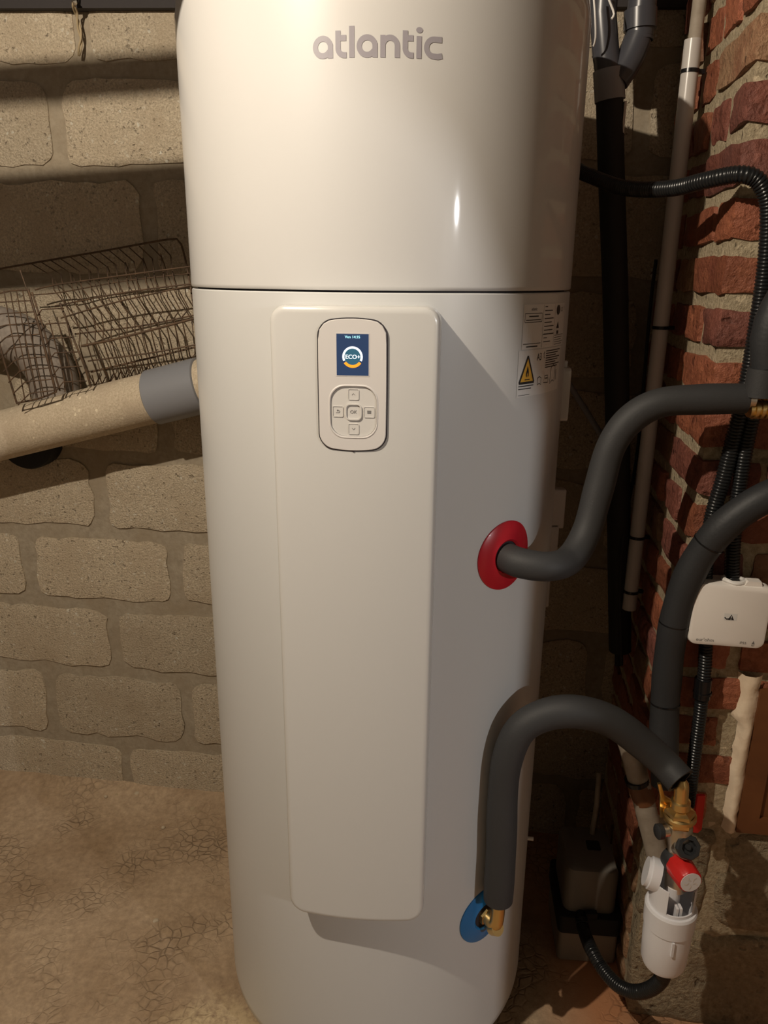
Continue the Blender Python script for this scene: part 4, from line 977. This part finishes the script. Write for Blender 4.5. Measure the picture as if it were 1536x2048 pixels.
# rusty wire basket lying on the cement pipe
def wp(px, py, off): return at_wall(px, py, off)
bk = thing('wire_basket', 'rusty wire basket lying on the cement pipe beside the heater', 'basket', wp(290, 760, 0.12))
WR = 0.0014
LEFT = [(62, 527, 0.03), (104, 552, 0.06), (108, 580, 0.07), (150, 632, 0.12), (160, 660, 0.15), (158, 690, 0.17), (166, 715, 0.16), (180, 752, 0.13), (190, 772, 0.10)]
RGHT = [(318, 486, 0.03), (341, 511, 0.06), (347, 560, 0.07), (378, 618, 0.12), (364, 634, 0.15), (366, 648, 0.17), (372, 676, 0.16), (380, 712, 0.13), (386, 722, 0.10)]
def lerp3(a, b_, t_): return tuple(a[i]+(b_[i]-a[i])*t_ for i in range(3))
NW = 13
for i in range(NW+1):
    t_ = i/NW
    MB().tube([wp(*lerp3(l, r_, t_)) for l, r_ in zip(LEFT, RGHT)], WR, 6).build('wire', 'wire', bk)
for i in range(NW):
    t_ = (i+0.5)/NW
    if i % 2: continue
    l2 = [(100, 560, 0.05), (135, 640, 0.045), (176, 690, 0.05), (195, 752, 0.06), (180, 774, 0.09)]; r2 = [(330, 505, 0.05), (352, 570, 0.045), (392, 640, 0.05), (398, 705, 0.06), (388, 724, 0.09)]
    MB().tube([wp(*lerp3(l, r_, t_)) for l, r_ in zip(l2, r2)], WR*0.85, 6).build('wire', 'wire', bk)
def rod(p, nm='rod', rr=WR*1.25): MB().tube(smooth_path([wp(*q) for q in p], 0.02), rr, 8).build(nm, 'wire', bk)
rod([(-30, 543, 0.03), (60, 527, 0.03), (200, 503, 0.03), (335, 479, 0.03), (357, 482, 0.032), (366, 500, 0.036), (376, 545, 0.05), (392, 640, 0.08)], 'rim', WR*1.6)
rod([(70, 580, 0.07), (110, 570, 0.07), (230, 553, 0.075), (395, 531, 0.08)])
rod([(60, 590, 0.06), (120, 585, 0.06), (250, 562, 0.06), (395, 545, 0.06)], rr=WR)
rod([(110, 612, 0.10), (250, 585, 0.10), (395, 566, 0.10)])
rod([(122, 636, 0.12), (230, 605, 0.12), (395, 568, 0.12)])
rod([(150, 668, 0.15), (280, 652, 0.15), (400, 628, 0.15)])
rod([(163, 692, 0.17), (240, 676, 0.17), (400, 634, 0.17)], 'rod', WR*1.9)
rod([(176, 722, 0.15), (300, 706, 0.15), (400, 688, 0.15)])
rod([(182, 744, 0.13), (300, 716, 0.13), (400, 692, 0.13)], 'rod', WR*1.6)
for i in range(9):
    t_ = i/9.0; a = (184+14*i, 772-3.4*i); MB().tube([wp(a[0], a[1]-22, 0.13), wp(a[0]+6, a[1], 0.11), wp(a[0]+16, a[1]-20, 0.09)], WR, 6).build('wire', 'wire', bk)
b2 = thing('wire_basket', 'rusty wire grid basket end in front of the cement elbow pipe', 'basket', wp(80, 800, 0.2))
def rod2(p, nm='rod', rr=WR*1.25): MB().tube(smooth_path([wp(*q) for q in p], 0.02), rr, 8).build(nm, 'wire', b2)
rod2([(-5, 672, 0.21), (2, 700, 0.21), (18, 755, 0.20), (34, 808, 0.19)], 'rod', WR*1.7)
rod2([(56, 578, 0.19), (80, 660, 0.195), (98, 730, 0.195), (112, 785, 0.19)], 'rod', WR*2.2)
rod2([(64, 584, 0.185), (90, 668, 0.19), (106, 736, 0.19), (120, 782, 0.185)], 'rod', WR*1.6)
rod2([(120, 606, 0.17), (152, 690, 0.18), (170, 735, 0.18), (181, 773, 0.17)], 'rod', WR*1.7)
rod2([(40, 540, 0.17), (56, 585, 0.18), (62, 600, 0.185)], 'rod', WR)
rod2([(-20, 592, 0.19), (20, 582, 0.19), (58, 580, 0.19)]); rod2([(34, 806, 0.19), (75, 798, 0.19), (112, 784, 0.19)], 'rod', WR*1.5)
for i in range(9):      # cross wires of the near grid, bent at their left ends
    y = 606+22.5*i; x0 = -26+9.5*i; x1 = 62+5.8*i
    MB().tube([wp(x0-14, y+24, 0.20), wp(x0+8, y+2, 0.205), wp(x0+20, y-1, 0.205), wp(x1, y-5, 0.195)], WR, 6).build('wire', 'wire', b2)
for i in range(4):      # long wires of the near grid
    x = 8+12.5*i; MB().tube([wp(x, 582, 0.20), wp(x+14, 660, 0.205), wp(x+30, 735, 0.205), wp(x+42, 801-3*i, 0.195)], WR, 6).build('wire', 'wire', b2)
for i in range(6):      # side grid between the two uprights
    y0 = 625+29*i; xa = 70+8.5*i; xb = 128+9*i
    MB().tube([wp(xa, y0+12, 0.19), wp(xa+14, y0-6, 0.195), wp(xb-12, y0-8, 0.19), wp(xb, y0-8, 0.18)], WR, 6).build('wire', 'wire', b2)
for i in range(3):
    x = 100+16*i; MB().tube([wp(x-2, 640-6*i, 0.19), wp(x+14, 700, 0.19), wp(x+28, 750, 0.185), wp(x+30, 784-4*i, 0.18)], WR, 6).build('wire', 'wire', b2)

# twisted old cable at the top of the wall
tw = thing('twisted_cable', 'old twisted beige two-core cable hanging at the top of the block wall', 'cable', at_wall(160, 105, 0.02))
base = smooth_path([at_wall(148, -12, 0.05), at_wall(147, 10, 0.05), at_wall(153, 28, 0.03), at_wall(158, 55, 0.02), at_wall(162, 78, 0.02), at_wall(160, 96, 0.02), at_wall(158, 112, 0.02)], 0.003)
for s_ in (0, math.pi):
    MB().tube([p+WT*0.0026*math.cos(i*0.27+s_)+WN*0.0026*math.sin(i*0.27+s_) for i, p in enumerate(base)], 0.0022, 8).build('strand', 'cable_w', tw)
c = at_wall(150, 5, 0.05); MB().lathe([(0, 0), (0.006, 0.001), (0.006, 0.004), (0, 0.008)], c, WN, 14).build('nail_head', 'nickel', tw)

# pebbles and a scrap on the floor along the wall
for i, (px, py, s_, lb) in enumerate([(117, 1558, 0.006, 'pale pebble at the foot of the block wall left of centre'), (212, 1593, 0.0055, 'pale pebble midway along the foot of the block wall'), (274, 1587, 0.008, 'largest pale pebble at the foot of the block wall'), (392, 1589, 0.004, 'small pale pebble at the wall foot close to the heater'), (312, 1841, 0.006, 'pale pebble lying alone on the open brown floor'), (326, 1655, 0.005, 'small pale pebble on the floor a little away from the wall')]):
    p = at_floor(px, py, 0.012 if py < 1600 else 0.0); bm = bmesh.new(); bmesh.ops.create_icosphere(bm, subdivisions=2, radius=s_)
    b = MB(); ix = {v: j for j, v in enumerate(bm.verts)}
    b.add([p+Vector((v.co.x*1.2, v.co.y, v.co.z*0.7))*(1+0.35*nz(v.co, 160, i)) for v in bm.verts], [tuple(ix[v] for v in f.verts) for f in bm.faces]); bm.free()
    tag(b.build('pebble', 'stone'), lb, 'pebble', 'pebbles along the wall')
p = at_floor(374, 1597, 0.012); tag(MB().box(p, (0.024, 0.006, 0.004), (Vector((0.8, 0.55, 0.2)).normalized(), Vector((-0.55, 0.8, 0)).normalized(), Vector((0, 0, 1)))).build('plastic_scrap', 'blue_scrap'), 'tiny dark blue plastic scrap on the floor at the wall foot', 'scrap')
